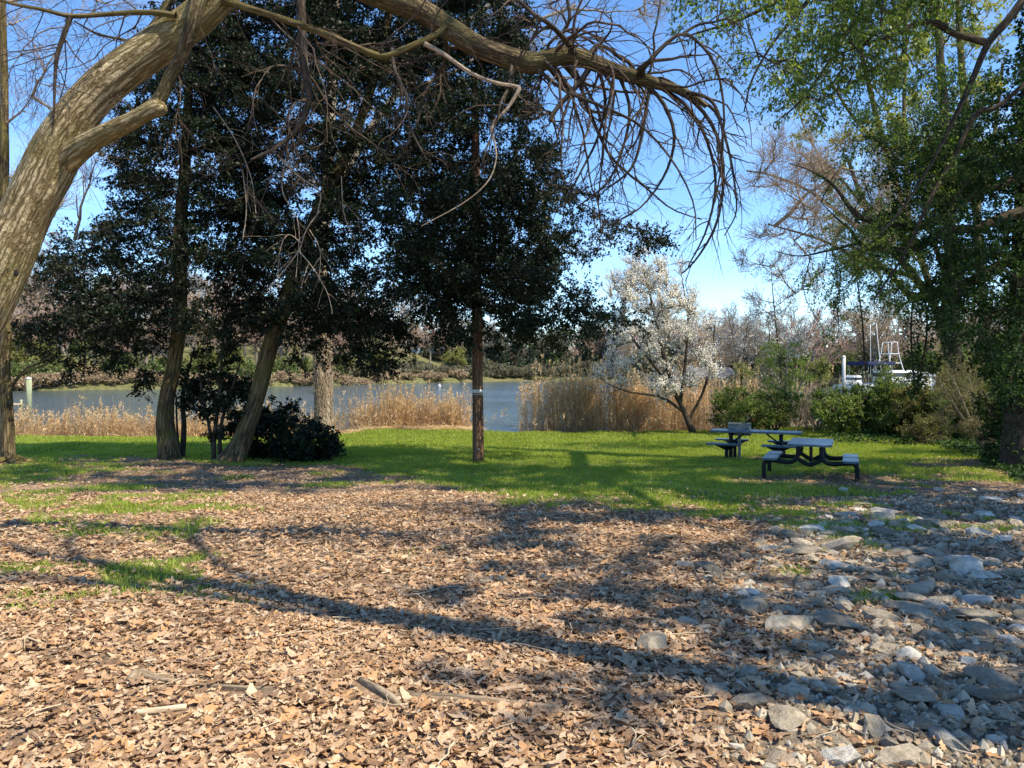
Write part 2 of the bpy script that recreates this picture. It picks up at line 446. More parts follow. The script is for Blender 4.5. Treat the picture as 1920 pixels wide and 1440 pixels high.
def gmask(X, Y):
    far = sstep(60, 75, Y)
    g = grass_mask(X, Y)*(1-far)
    # mown lawn on the far bank
    f = np.interp(X, FS_X, FS_Y)
    lawn = sstep(6, 9, Y-f)*sstep(60, 40, Y-f)*sstep(-16, -10, X)*sstep(50, 40, X)
    return np.stack([np.maximum(g, lawn), rock_mask(X, Y)*(1-far), far*(1-lawn)], -1)

mb = MB(); sheet_mesh(mb, xs, ys, H, gmask)
part("ground", mb, M_GROUND, kind="structure")

m, t, N, L = nt("creek_water")
out = N.new('ShaderNodeOutputMaterial'); b = N.new('ShaderNodeBsdfPrincipled'); b.inputs['Base Color'].default_value = (.06, .085, .085, 1)
b.inputs['Roughness'].default_value = .1; b.inputs['IOR'].default_value = 1.33; b.inputs['Specular IOR Level'].default_value = .6
tc = N.new('ShaderNodeTexCoord'); mp = N.new('ShaderNodeMapping'); mp.inputs['Scale'].default_value = (.7, 1.6, 1); L.new(tc.outputs['Object'], mp.inputs[0])
n1 = N.new('ShaderNodeTexNoise'); n1.inputs['Scale'].default_value = 1.6; n1.inputs['Detail'].default_value = 6; n1.inputs['Roughness'].default_value = .6; L.new(mp.outputs[0], n1.inputs['Vector'])
n2 = N.new('ShaderNodeTexNoise'); n2.inputs['Scale'].default_value = .05; n2.inputs['Detail'].default_value = 3; L.new(tc.outputs['Object'], n2.inputs['Vector'])
rr_ = ramp(N, [(.4, (.35, .35, .35)), (.62, (1, 1, 1))]); L.new(n2.outputs['Fac'], rr_.inputs[0])
mu = N.new('ShaderNodeMath'); mu.operation = 'MULTIPLY'; L.new(n1.outputs['Fac'], mu.inputs[0]); L.new(rr_.outputs[0], mu.inputs[1])
bp = N.new('ShaderNodeBump'); bp.inputs['Strength'].default_value = 1; bp.inputs['Distance'].default_value = .36
L.new(mu.outputs[0], bp.inputs['Height']); L.new(bp.outputs[0], b.inputs['Normal']); L.new(b.outputs[0], out.inputs[0])
mb = MB(); sheet_mesh(mb, np.linspace(-700, 700, 15), np.linspace(26, 330, 9), lambda X, Y: X*0+WATER_Z)
part("water", mb, m, kind="structure")

# ------------------------------------------------------------------ fallen leaves
M_LEAF = leaf_mat("dead_oak_leaf", [(.17, .10, .058), (.33, .205, .115), (.44, .31, .195), (.57, .44, .30), (.50, .36, .23), (.47, .25, .105), (.42, .30, .195), (.29, .18, .11), (.19, .115, .07)], rough=.75, transl=.15, spec=.2, mottle=70)

def litter_strips(mb, x, y, S, size, lift):
    n = len(x)
    L_ = size[0]+(size[1]-size[0])*rng.random(n)**1.5; yaw = rng.uniform(0, 2*math.pi, n)
    u = np.linspace(0, 1, S)
    prof = np.sin(np.pi*np.clip(u, .02, .97))**.6
    lob = 1+.34*np.cos(np.arange(S)*math.pi)[None]*rng.uniform(.1, 1.0, (n, 1))
    wl = prof[None]*lob*(rng.uniform(.14, .28, n)*L_)[:, None]*rng.uniform(.6, 1.25, (n, S))
    wr = prof[None]*lob*(rng.uniform(.14, .28, n)*L_)[:, None]*rng.uniform(.6, 1.25, (n, S))
    curl = rng.uniform(-.3, 1.3, n)[:, None]/L_[:, None]; bend = rng.uniform(-.5, .5, n)[:, None]*L_[:, None]
    U = (u-.5)[None]*L_[:, None]
    mz = bend*((u-.5)[None]**2)*4*.5
    sd = rng.uniform(-.25, .25, n)[:, None]*L_[:, None]*(u[None]-.5)**2
    P = np.stack([np.stack([U, wl+sd, mz+curl*wl**2+rng.uniform(-.006, .006, (n, S))], -1), np.stack([U, sd, mz], -1), np.stack([U, sd-wr, mz+curl*wr**2+rng.uniform(-.006, .006, (n, S))], -1)], 2)
    tx = rng.normal(0, .19, n); ty = rng.normal(0, .16, n)
    flip = np.where(rng.random(n) < .35, -1, 1)
    P[..., 2] *= flip[:, None, None]
    c, s = np.cos(tx), np.sin(tx)
    Y = P[..., 1]*c[:, None, None]-P[..., 2]*s[:, None, None]; Z = P[..., 1]*s[:, None, None]+P[..., 2]*c[:, None, None]
    c, s = np.cos(ty), np.sin(ty)
    X = P[..., 0]*c[:, None, None]+Z*s[:, None, None]; Z = -P[..., 0]*s[:, None, None]+Z*c[:, None, None]
    c, s = np.cos(yaw), np.sin(yaw)
    X, Y = X*c[:, None, None]-Y*s[:, None, None], X*s[:, None, None]+Y*c[:, None, None]
    z0 = H(x, y)+rng.uniform(lift[0], lift[1], n)
    V = np.stack([X+x[:, None, None], Y+y[:, None, None], Z+z0[:, None, None]], -1)
    idx = np.arange(n*S*3).reshape(n, S, 3)
    Q = np.concatenate([np.stack([idx[:, :-1, k], idx[:, 1:, k], idx[:, 1:, k+1], idx[:, :-1, k+1]], -1).reshape(-1, 4) for k in (0, 1)])
    mb.add(V, Q, None, np.repeat(rng.random(n), S*3))

def scatter(n, y0, y1, dens):
    """random ground points inside the view wedge, thinned by dens(x, y)"""
    y = np.sqrt(rng.uniform(y0*y0, y1*y1, n)); x = rng.uniform(-.72, .72, n)*y
    k = rng.random(n) < dens(x, y)
    return x[k], y[k]

ROOTL = [(gp(246, 1290)[:2], gp(500, 1300)[:2]), (gp(672, 1285)[:2], gp(745, 1325)[:2]), (gp(740, 1305)[:2], gp(1040, 1328)[:2]), (gp(252, 1346)[:2], gp(350, 1333)[:2])]
def litter_density(x, y):
    g = grass_mask(x, y); k = rock_mask(x, y)
    bare = sstep(.62, .36, fbm(x*.8, y*.8, 51)*.7+fbm(x*2.6, y*2.6, 52)*.3)*.42+.58
    d = bare*(1-.88*g)*(1-.64*k)
    for a_, b_2 in ROOTL:
        q = np.stack([x, y], -1); ab = b_2-a_; t_ = np.clip(((q-a_)@ab)/(ab@ab), 0, 1); d = d*sstep(.02, .06, np.linalg.norm(q-a_-t_[:, None]*ab, axis=1))
    return d*(1-sstep(26, 30, y))

mb = MB()
x, y = scatter(19500, 2.5, 6.2, litter_density); litter_strips(mb, x, y, 9, (.045, .13), (.002, .03))
x, y = scatter(26000, 2.5, 6.2, litter_density); litter_strips(mb, x, y, 4, (.02, .07), (.002, .035))
x, y = scatter(70000, 6.2, 13, litter_density); litter_strips(mb, x, y, 5, (.04, .125), (.004, .04))
x, y = scatter(56000, 13, 23, lambda x, y: litter_density(x, y)*sstep(24, 17, y)); litter_strips(mb, x, y, 3, (.05, .12), (.004, .04))
part("fallen_leaves", mb, M_LEAF, label="dry brown oak leaves carpeting the ground in front", cat="fallen leaves", kind="stuff")

# ------------------------------------------------------------------ grass
M_GRASS = leaf_mat("lawn_blade", [(.125, .17, .028), (.24, .30, .045), (.35, .41, .065), (.49, .47, .19)], rough=.5, transl=.35, spec=.3)
def blades(mb, x, y, h, wd, lean=.45):
    n = len(x); z = H(x, y)-.005
    hh = rng.uniform(h[0], h[1], n)*(.45+1.1*fbm(x*2.2, y*2.2, 63)); yaw = rng.uniform(0, 2*math.pi, n); ww = rng.uniform(wd[0], wd[1], n)*.5
    c, s = np.cos(yaw), np.sin(yaw)
    l = rng.uniform(.1, lean, n)*hh; la = rng.uniform(0, 2*math.pi, n)
    B = np.stack([x, y, z], -1)
    sd = np.stack([c*ww, s*ww, 0*c], -1)
    tip = B+np.stack([np.cos(la)*l, np.sin(la)*l, hh], -1)
    md = B+np.stack([np.cos(la)*l*.35, np.sin(la)*l*.35, hh*.6], -1)
    V = np.stack([B-sd, B+sd, md+sd*.8, tip, md-sd*.8], 1)
    i = np.arange(n*5).reshape(n, 5)
    mb.add(V, i[:, [0, 1, 2, 4]], i[:, [4, 2, 3]], np.repeat(np.clip(rng.random(n)*.55+.75*(fbm(x*.8, y*.8, 61)*.6+fbm(x*4, y*4, 62)*.4)-.18, 0, 1), 5))

mb = MB()
gd = lambda x, y: np.clip(grass_mask(x, y), 0, 1)**1.3
x, y = scatter(420000, 10, 24, gd); blades(mb, x, y, (.03, .085), (.007, .013))
x, y = scatter(260000, 24, 38, gd); blades(mb, x, y, (.04, .10), (.014, .026))
k = fbm(mb.v[0][0::5, 0]*.7, mb.v[0][0::5, 1]*.7, 5)
x, y = scatter(150000, 3.5, 12, lambda x, y: grass_mask(x, y)*.9); blades(mb, x, y, (.025, .075), (.005, .011), 1.3)
part("grass", mb, M_GRASS, label="green lawn grass and weedy tufts among the leaves", cat="grass", kind="stuff")

# ------------------------------------------------------------------ stones
def stone_mat(name, dark, light, stain):
    m, t, N, L = nt(name)
    out = N.new('ShaderNodeOutputMaterial'); b = N.new('ShaderNodeBsdfPrincipled'); b.inputs['Roughness'].default_value = .85; b.inputs['Specular IOR Level'].default_value = .25
    tc = N.new('ShaderNodeTexCoord'); oi = N.new('ShaderNodeObjectInfo')
    ad = N.new('ShaderNodeVectorMath'); ad.operation = 'ADD'; L.new(tc.outputs['Object'], ad.inputs[0]); L.new(oi.outputs['Location'], ad.inputs[1])
    n = N.new('ShaderNodeTexNoise'); n.inputs['Scale'].default_value = 4; n.inputs['Detail'].default_value = 10; n.inputs['Roughness'].default_value = .7; L.new(ad.outputs[0], n.inputs['Vector'])
    n2 = N.new('ShaderNodeTexNoise'); n2.inputs['Scale'].default_value = 1.6; n2.inputs['Detail'].default_value = 4; L.new(ad.outputs[0], n2.inputs['Vector'])
    r = ramp(N, [(.3, dark), (.7, light)]); L.new(n.outputs['Fac'], r.inputs[0])
    r2 = ramp(N, [(.5, (0, 0, 0)), (.68, (.75, .75, .75))]); L.new(n2.outputs['Fac'], r2.inputs[0])
    mx = N.new('ShaderNodeMixRGB'); mx.inputs[2].default_value = (*stain, 1); L.new(r2.outputs[0], mx.inputs[0]); L.new(r.outputs[0], mx.inputs[1])
    hs = N.new('ShaderNodeHueSaturation'); mr = N.new('ShaderNodeMapRange'); mr.inputs['To Min'].default_value = .72; mr.inputs['To Max'].default_value = 1.3
    L.new(oi.outputs['Random'], mr.inputs[0]); L.new(mr.outputs[0], hs.inputs['Value']); L.new(mx.outputs[0], hs.inputs['Color']); L.new(hs.outputs[0], b.inputs['Base Color'])
    bp = N.new('ShaderNodeBump'); bp.inputs['Strength'].default_value = .8; bp.inputs['Distance'].default_value = .03
    L.new(n.outputs['Fac'], bp.inputs['Height']); L.new(bp.outputs[0], b.inputs['Normal']); L.new(b.outputs[0], out.inputs[0])
    return m
STONE = {'grey': stone_mat("grey_stone", (.22, .18, .125), (.49, .42, .315), (.23, .18, .115)), 'pale': stone_mat("pale_stone", (.36, .335, .28), (.66, .62, .54), (.28, .235, .17)),
         'dark': stone_mat("dark_stone", (.15, .13, .095), (.32, .28, .215), (.20, .165, .11)), 'tan': stone_mat("tan_stone", (.24, .19, .13), (.46, .38, .28), (.18, .15, .09))}
def ico(sub_):
    b = bmesh.new(); bmesh.ops.create_icosphere(b, subdivisions=sub_, radius=1)
    V = np.array([v.co[:] for v in b.verts]); T = np.array([[v.index for v in f.verts] for f in b.faces]); b.free(); return V, T
ICO_V, ICO_T = ico(4)
def stone_shape(seed, flat):
    r = np.random.default_rng(seed); V = ICO_V.copy()
    for k in range(15):
        n = nrm(r.normal(size=3)); d = r.uniform(.42, .82)
        V = V-np.maximum(V@n-d, 0)[:, None]*n
    for k in range(9):
        n = nrm(r.normal(size=3)); d = r.uniform(.6, .85)
        V = V-np.maximum(V@n-d, 0)[:, None]*n
    f = fbm(V[:, 0]*3+V[:, 2]*1.7+9, V[:, 1]*3-V[:, 2]*1.3+9, seed)-.5
    f2 = fbm(V[:, 0]*9+V[:, 2]*6+3, V[:, 1]*9-V[:, 2]*5+3, seed+5)-.5
    V = V*(1+.10*f[:, None]+.07*f2[:, None])
    V = V/np.abs(V).max(0)*np.array([1, r.uniform(.6, .85), flat])
    return V
PROTO = {}
def stone_mesh(kind, i):
    if (kind, i) not in PROTO:
        mb = MB(); mb.add(stone_shape(100+i*7+len(kind), [.27, .36, .30, .38, .24, .33][i % 6]), None, ICO_T)
        me = mesh_from("stone", mb, np.zeros(3), False); me.materials.append(STONE[kind]); PROTO[(kind, i)] = me
    return PROTO[(kind, i)]
placed = []
def stone(x, y, r, kind, i, label, group=None, sink=.35, yaw=None, tilt=.2):
    me = stone_mesh(kind, i)
    o = bpy.data.objects.new("stone", me); COL.objects.link(o)
    zs = me.vertices[0].co[2]
    o.location = (x, y, float(H(x, y))+r*.42*(1-2*sink)); o.scale = (r, r, r)
    o.rotation_euler = (random.uniform(-tilt, tilt), random.uniform(-tilt, tilt), random.uniform(0, 6.3) if yaw is None else yaw)
    tag(o, label, "stone", group or "stones of the rocky patch"); placed.append((x, y, r)); return o
BIG = [  # px, py (middle), width px, kind, shape, label
    (1712, 1268, 72, 'pale', 3, "large pale white stone with a flat split face, biggest white one at right"),
    (1565, 1060, 48, 'pale', 1, "rounded white stone standing alone above flat grey ones at upper middle"),
    (1836, 1160, 86, 'dark', 0, "long dark slab with a pale sloping top near right edge"),
    (1632, 1246, 30, 'pale', 3, "small upright pinkish white stone left of the largest white stone"),
    (1815, 1242, 44, 'pale', 1, "pale squarish stone right of the largest white stone"),
    (1700, 1232, 60, 'pale', 2, "flat whitish stone just behind the largest white stone"),
    (1780, 1394, 72, 'pale', 1, "domed pale stone with a dark underside near bottom right"),
    (1452, 1420, 56, 'tan', 3, "pointed tan grey stone at the edge of sunlit leaves, bottom"),
    (1572, 1428, 84, 'pale', 5, "big blocky light grey stone cut by the bottom edge"),
    (1640, 1366, 66, 'dark', 5, "dark blue grey stone in the bottom right middle"),
    (1665, 1395, 50, 'dark', 3, "dark wedge shaped stone leaning below the blue grey stone"),
    (1480, 1350, 92, 'grey', 2, "broad grey stone beside the lowest sunlit leaves"),
    (1340, 1300, 60, 'tan', 2, "low tan grey stone with leaves heaped before it at left of the patch"),
    (1310, 1262, 52, 'tan', 4, "leftmost flat stone of the rocky patch, tan grey"),
    (1405, 1265, 50, 'grey', 5, "grey stone right of the leftmost flat stone"),
    (1470, 1228, 36, 'dark', 3, "dark angular stone standing up from the leaves in the middle"),
    (1488, 1300, 62, 'grey', 0, "flat pale topped slab above the sunlit leaf heap"),
    (1525, 1130, 46, 'tan', 1, "tan topped low stone in the middle of the patch"),
    (1830, 1300, 58, 'dark', 2, "dark grey stone right of the small white triangular one"),
    (1870, 1312, 80, 'dark', 5, "big dark grey stone near the right edge, below the long slab"),
    (1758, 1303, 30, 'pale', 3, "small white triangular stone below the largest white stone"),
    (1715, 1312, 90, 'grey', 0, "wide flat grey slab below the largest white stone"),
    (1780, 1338, 56, 'pale', 4, "thin pale flat stone beside a green weed"),
    (1630, 1332, 38, 'pale', 3, "small pale peaked stone left of the wide flat slab"),
    (1725, 1362, 66, 'dark', 1, "mossy dark stone above the domed pale stone"),
    (1890, 1345, 60, 'grey', 1, "grey stone touching the right edge below the big dark one"),
    (1905, 1206, 52, 'pale', 1, "white stone cut by the right edge of the picture"),
    (1840, 1083, 58, 'pale', 2, "pale low stone near the right edge with purple leaves in front"),
    (1800, 1055, 60, 'pale', 4, "flat pale stone behind the one with purple leaves"),
    (1905, 1078, 50, 'tan', 1, "tan pale stone near the right edge, further back"),
    (1720, 992, 34, 'pale', 1, "sunlit pale stone beside grass, far part of the patch"),
    (1676, 982, 30, 'tan', 1, "sunlit tan stone in the grass, left of the sunlit pale one"),
    (1760, 1005, 36, 'tan', 2, "yellowish mossy stone right of the sunlit pale one"),
    (1872, 980, 28, 'tan', 3, "round tan stone in dark leaves at far right"),
    (1582, 918, 26, 'pale', 1, "pale stone just below the nearer picnic table"),
    (1690, 914, 24, 'tan', 1, "tan stone right of and behind the nearer table"),
    (1760, 918, 26, 'pale', 3, "whitish stone in the leaf litter far behind at right"),
    (1825, 917, 18, 'pale', 1, "small white stone far behind near the right edge"),
]
for px, py, wd, kd, i, lb in BIG:
    p = gp(px, py+4); d = (p-CAM)@FW
    stone(p[0], p[1], wd/2/F*d*1.12, kd, i, lb, "stones of the rocky patch", .24, tilt=.15)
names = {'grey': "weathered grey stone half sunk among the others of the rocky patch", 'dark': "small dark grey stone sunk in the gravel of the rocky patch",
         'pale': "small pale whitish stone scattered in the rocky patch", 'tan': "small tan stone scattered in the rocky patch"}
tries = 0; n = 0
while n < 255 and tries < 9000:
    tries += 1
    y = math.sqrt(random.uniform(3.0**2, 12.5**2)); x = random.uniform(.1, .70)*y
    if random.random() > float(rock_mask(x, y))*(1-.8*float(sstep(8.5, 11, y))): continue
    near = sstep(9, 3, y)
    r = (.05+.125*random.random()**1.2)*(1+.2*float(near))*(1.0 if random.random() < .8 else 1.4)
    if any((x-a)**2+(y-b)**2 < (.70*(r+c))**2 for a, b, c in placed): continue
    kd = random.choices(['grey', 'dark', 'pale', 'tan'], [.56, .2, .13, .11])[0]
    stone(x, y, r, kd, random.randrange(6), names[kd], names[kd], random.uniform(.24, .55)); n += 1

# gravel chips between the stones
mb = MB()
cv, ct = ico(1)
y = np.sqrt(rng.uniform(2.6**2, 13**2, 42000)); x = rng.uniform(.02, .72, len(y))*y
k = rng.random(len(y)) < rock_mask(x, y)*(.25+.75*sstep(.4, .6, fbm(x*1.1, y*1.1, 71))); x = x[k]; y = y[k]; n = len(x)
s = np.minimum(rng.gamma(1.6, .011, n)+.006, .055); a = rng.uniform(0, 6.28, n)
V = cv[None]*s[:, None, None]*rng.uniform(.7, 1.25, (n, len(cv), 3))*rng.uniform(.35, 1.1, (n, 1, 3)); c_, s_ = np.cos(a)[:, None], np.sin(a)[:, None]
V = np.stack([V[..., 0]*c_-V[..., 1]*s_, V[..., 0]*s_+V[..., 1]*c_, V[..., 2]], -1)+np.stack([x, y, H(x, y)+.004], -1)[:, None]
mb.add(V, None, (np.arange(n)[:, None, None]*len(cv)+ct[None]).reshape(-1, 3), np.repeat(rng.random(n), len(cv)))
part("gravel", mb, leaf_mat("gravel_chip", [(.14, .11, .075), (.24, .195, .135), (.34, .29, .215), (.48, .43, .34)], rough=.9, transl=0, spec=.2), label="grey stone chips and gravel between the larger stones", cat="gravel", kind="stuff", smooth=False)

# ------------------------------------------------------------------ half buried wood, sticks
M_OLDWOOD = bark_mat("weathered_wood", (.07, .05, .035), (.20, .15, .10), (.36, .28, .19), scale=22, stretch=.05, bump=.7)
M_STICK = bark_mat("dry_stick", (.22, .16, .10), (.42, .33, .22), (.58, .48, .34), scale=30, stretch=.1, bump=.3)
def lying(name, pts, mat, label, cat, group=None, K=14, wob=.25, sides=9):
    r = []
    for px, py, wd, up in pts:
        p = gp(px, py); d = (p-CAM)@FW; rad = wd/2/F*d; r.append([p[0], p[1], p[2]+rad*up, rad])
    P, R = smooth_path(r, K); m_ = MB(); tubes(m_, P, R, sides, cap=True, wob=wob)
    return part(name, m_, mat, None, label, cat, group, origin=P[len(P)//2])
lying("root", [(246, 1284, 26, .2), (262, 1272, 28, .4), (300, 1278, 20, .1), (380, 1286, 15, -.2), (480, 1293, 14, -.1), (580, 1298, 12, -.7)], M_OLDWOOD, "half buried grey tree root among sunlit leaves, thicker end up at left", "tree root", wob=.5)
lying("root", [(690, 1292, 12, -.6), (780, 1302, 16, -.2), (880, 1312, 18, .0), (960, 1319, 16, -.1), (1050, 1326, 11, -.6)], M_OLDWOOD, "long weathered root ridge crossing the leaves in the middle foreground", "tree root", wob=.5)
lying("branch_stub", [(676, 1278, 12, .5), (705, 1294, 18, .3), (735, 1312, 20, .1), (752, 1324, 11, -.2)], M_OLDWOOD, "short broken brown branch stub lying against the root ridge", "branch", wob=.4)
lying("stick", [(252, 1342, 14, .7), (300, 1337, 13, .8), (350, 1329, 12, .7)], M_STICK, "pale bare stick lying on sunlit leaves at bottom left", "stick", wob=.1)
lying("stick", [(455, 1186, 5, .8), (500, 1200, 5, .8), (560, 1215, 5, .8)], M_STICK, "thin pale twig lying on leaves beyond the roots", "stick", wob=.1)
lying("stick", [(1195, 1238, 8, .8), (1206, 1246, 12, .8), (1222, 1262, 14, .7)], M_OLDWOOD, "short dark bark piece standing in shaded leaves beside the stones", "stick", wob=.3)
lying("stick", [(560, 1245, 6, .8), (620, 1228, 7, .8), (640, 1222, 6, .8)], M_STICK, "pale forked twig in the leaves above the root ridge", "stick", wob=.1)

mb = MB(); x, y = scatter(900, 2.6, 11, lambda x, y: 1-grass_mask(x, y)); n = len(x)
a = rng.uniform(0, 6.28, n); ln = rng.uniform(.06, .45, n)*rng.uniform(.4, 1, n); u = np.linspace(-.5, .5, 5)
bnd = np.cumsum(rng.normal(0, .12, (n, 5)), 1)*ln[:, None]*.5
X = x[:, None]+np.cos(a)[:, None]*u*ln[:, None]-np.sin(a)[:, None]*bnd; Y = y[:, None]+np.sin(a)[:, None]*u*ln[:, None]+np.cos(a)[:, None]*bnd
tubes(mb, np.stack([X, Y, H(X, Y)+rng.uniform(.012, .045, (n, 1))+rng.normal(0, .02, (n, 1))*u], -1), rng.uniform(.0018, .006, n)[:, None]*np.linspace(1, .6, 5)[None], 5)
part("twig_litter", mb, M_STICK, label="small dry twigs strewn over the fallen leaves", cat="twigs", kind="stuff")

# ------------------------------------------------------------------ utility pole
M_POLE = bark_mat("creosote_pole", (.028, .015, .009), (.105, .056, .032), (.24, .14, .085), scale=26, stretch=.03, bump=.5, dist=.01)
M_METAL = plain_mat("galvanised_metal", (.42, .43, .43), .45, .15, 20, metal=.6)
M_TAGW = plain_mat("pale_band", (.55, .54, .50), .5, .1, 20)
pb = gp(897, 866); d = (pb-CAM)@FW
up_ = thing("utility_pole", pb, "brown wooden utility pole with a pale band rising through the dark holly", "pole")
top = at(890, 140, d)
pts = [[*(pb+(top-pb)*u+np.array([0, 0, -.1 if u == 0 else 0])), (.155*(1-u)+.105*u)] for u in np.linspace(0, 1, 9)]
mb = MB(); P, R = smooth_path(pts, 40); tubes(mb, P, R, 20, cap=True, wob=.05); part("shaft", mb, M_POLE, up_)
def ring(z0, z1, r):
    m_ = MB(); c = lambda z: pb+(top-pb)*((z-pb[2])/(top[2]-pb[2]))
    P = np.array([c(z0), c(z0), c(z1), c(z1)]); tubes(m_, P, np.array([r*.9, r, r, r*.9]), 20); return m_
zb = at(897, 735, d)[2]
part("band", ring(zb-.035, zb+.065, .150), M_TAGW, up_, "pale grey metal band round the pole")
part("strap", ring(zb-.075, zb-.055, .150), M_METAL, up_)
b_ = bmesh.new(); bmesh.ops.create_cone(b_, segments=10, radius1=.022, radius2=.022, depth=.012, cap_ends=True); bmesh.ops.rotate(b_, verts=b_.verts, cent=(0, 0, 0), matrix=Matrix.Rotation(math.pi/2, 3, 'X'))
bmesh.ops.translate(b_, verts=b_.verts, vec=Vector(at(898, 841, d)+np.array([0, -.165, 0])))
part("tag", MB().bm(b_), M_TAGW, up_, "small round pale tag near the foot of the pole")

# ------------------------------------------------------------------ picnic tables and grill
M_FRAME = plain_mat("dark_green_steel", (.005, .010, .013), .5, .15, 10, spec=.2)
def slat_mat():
    m, t, N, L = nt("coated_mesh_steel")
    out = N.new('ShaderNodeOutputMaterial'); b = N.new('ShaderNodeBsdfPrincipled'); b.inputs['Roughness'].default_value = .33
    tc = N.new('ShaderNodeTexCoord')
    v = N.new('ShaderNodeTexVoronoi'); v.inputs['Scale'].default_value = 42; v.inputs['Randomness'].default_value = 0; L.new(tc.outputs['Object'], v.inputs['Vector'])
    r = ramp(N, [(.28, (.010, .020, .026)), (.4, (.065, .125, .165))]); L.new(v.outputs['Distance'], r.inputs[0]); L.new(r.outputs[0], b.inputs['Base Color'])
    bp = N.new('ShaderNodeBump'); bp.inputs['Strength'].default_value = .4; bp.inputs['Distance'].default_value = .01; L.new(r.outputs[0], bp.inputs['Height']); L.new(bp.outputs[0], b.inputs['Normal'])
    L.new(b.outputs[0], out.inputs[0]); return m
M_TOP = slat_mat()
def xf(loc, rz, tx=0, ty=0):
    return Matrix.Translation(Vector(loc)) @ Matrix.Rotation(rz, 4, 'Z') @ Matrix.Rotation(tx, 4, 'X') @ Matrix.Rotation(ty, 4, 'Y')
def slab(cx, cy, cz, sx_, sy_, sz_, M, bev=.02, corner=.05):
    b = bmesh.new(); bmesh.ops.create_cube(b, size=1); bmesh.ops.scale(b, vec=(sx_, sy_, sz_), verts=b.verts); bmesh.ops.translate(b, vec=(cx, cy, cz), verts=b.verts)
    if corner:
        e = [e for e in b.edges if abs(e.verts[0].co.z-e.verts[1].co.z) > sz_*.5]
        bmesh.ops.bevel(b, geom=e, offset=corner, segments=4, affect='EDGES')
    if bev:
        e = [e for e in b.edges if abs(e.verts[0].co.z-e.verts[1].co.z) < 1e-5 and len(e.link_faces) == 2 and abs(abs(e.link_faces[0].normal.z)-abs(e.link_faces[1].normal.z)) > .5]
        bmesh.ops.bevel(b, geom=e, offset=min(bev, sz_*.4), segments=2, affect='EDGES')
    bmesh.ops.transform(b, matrix=M, verts=b.verts); return b
def pipe(m_, pts, r, M, K=30, sides=10):
    P, R = smooth_path([[*p, r] for p in pts], K)
    P = np.array([list(M @ Vector(p)) for p in P]); tubes(m_, P, R, sides, cap=True)

def table_near():
    g1 = gp(1437, 895); g2 = gp(1606, 907); c = (g1+g2)/2; ax = math.radians(-23.6)
    fw = np.array([math.sin(-ax), math.cos(ax), 0]); c = c+fw*.62; c[2] = H(c[0], c[1])
    t_ = thing("picnic_table", c, "nearer dark blue green mesh picnic table with split bench seats", "picnic table")
    M = xf((c[0], c[1], c[2]-.01), ax, tx=-.012)
    part("tabletop", MB().bm(slab(0, 0, .755, .86, 1.83, .045, M, .012, .06)), M_TOP, t_, smooth=False)
    for sx in (-1, 1):
        for sy in (-1, 1):
            part("seat", MB().bm(slab(sx*.77, sy*.46, .445, .30, .86, .045, M, .012, .04)), M_TOP, t_, smooth=False)
    for sy in (-1, 1):
        for sx in (-1, 1):
            mb = MB(); y_ = sy*.62
            pipe(mb, [(sx*.89, y_, -.05), (sx*.895, y_, .2), (sx*.885, y_, .33), (sx*.82, y_, .395), (sx*.7, y_, .40), (sx*.45, y_, .375), (sx*.31, y_, .40), (sx*.24, y_, .5), (sx*.225, y_, .6), (sx*.22, y_, .735)], .046, M, 40)
            part("leg", mb, M_FRAME, t_)
        mb = MB(); pipe(mb, [(-.25, sy*.62, .47), (-.12, sy*.62, .385), (0, sy*.62, .335), (.12, sy*.62, .385), (.25, sy*.62, .47)], .042, M, 20)
        part("brace", mb, M_FRAME, t_)
    mb = MB(); pipe(mb, [(0, -.62, .34), (0, 0, .33), (0, .62, .34)], .03, M, 8); pipe(mb, [(0, 0, .33), (0, 0, .55), (0, 0, .735)], .032, M, 6)
    part("centre_beam", mb, M_FRAME, t_)

def table_far():
    d_ = 21.0; c = at(1417, 806, d_); c[2] = H(c[0], c[1]); ax = math.radians(-25)
    t_ = thing("picnic_table", c, "farther long dark picnic table on two posts, behind the charcoal grill", "picnic table")
    M = xf((c[0], c[1], c[2]-.01), ax)
    part("tabletop", MB().bm(slab(0, 0, .76, 2.36, .76, .05, M, .012, .06)), M_TOP, t_, smooth=False)
    for sx in (-1, 1):
        for sy in (-1, 1):
            part("seat", MB().bm(slab(sx*.72-.02, sy*.70, .45, .92, .30, .045, M, .012, .04)), M_TOP, t_, smooth=False)
        mb = MB(); pipe(mb, [(sx*.66, 0, -.1), (sx*.66, 0, .3), (sx*.66, 0, .735)], .055, M, 8)
        part("post", mb, M_FRAME, t_)
        mb = MB(); pipe(mb, [(sx*.66, -.78, .40), (sx*.66, 0, .36), (sx*.66, .78, .40)], .04, M, 10)
        for sy in (-1, 1):
            b = bmesh.new(); v = [b.verts.new(p) for p in ((sx*.66-.34, sy*.70, .425), (sx*.66+.34, sy*.70, .425), (sx*.66+.07, sy*.70, .30), (sx*.66-.07, sy*.70, .30))]
            f = b.faces.new(v); r_ = bmesh.ops.extrude_face_region(b, geom=[f]); bmesh.ops.translate(b, vec=(0, .03, 0), verts=[x for x in r_['geom'] if isinstance(x, bmesh.types.BMVert)])
            bmesh.ops.transform(b, matrix=M, verts=b.verts); mb.bm(b)
        part("bracket", mb, M_FRAME, t_)
        for sy in (-1, 1):
            mb = MB(); pipe(mb, [(sx*.66, sy*.70, -.1), (sx*.66, sy*.70, .15), (sx*.66, sy*.70, .31)], .048, M, 6); part("leg", mb, M_FRAME, t_)
        mb = MB(); pipe(mb, [(sx*.63, 0, .45), (sx*.42, 0, .60), (sx*.25, 0, .735)], .022, M, 6); part("brace", mb, M_FRAME, t_)
table_near(); table_far()

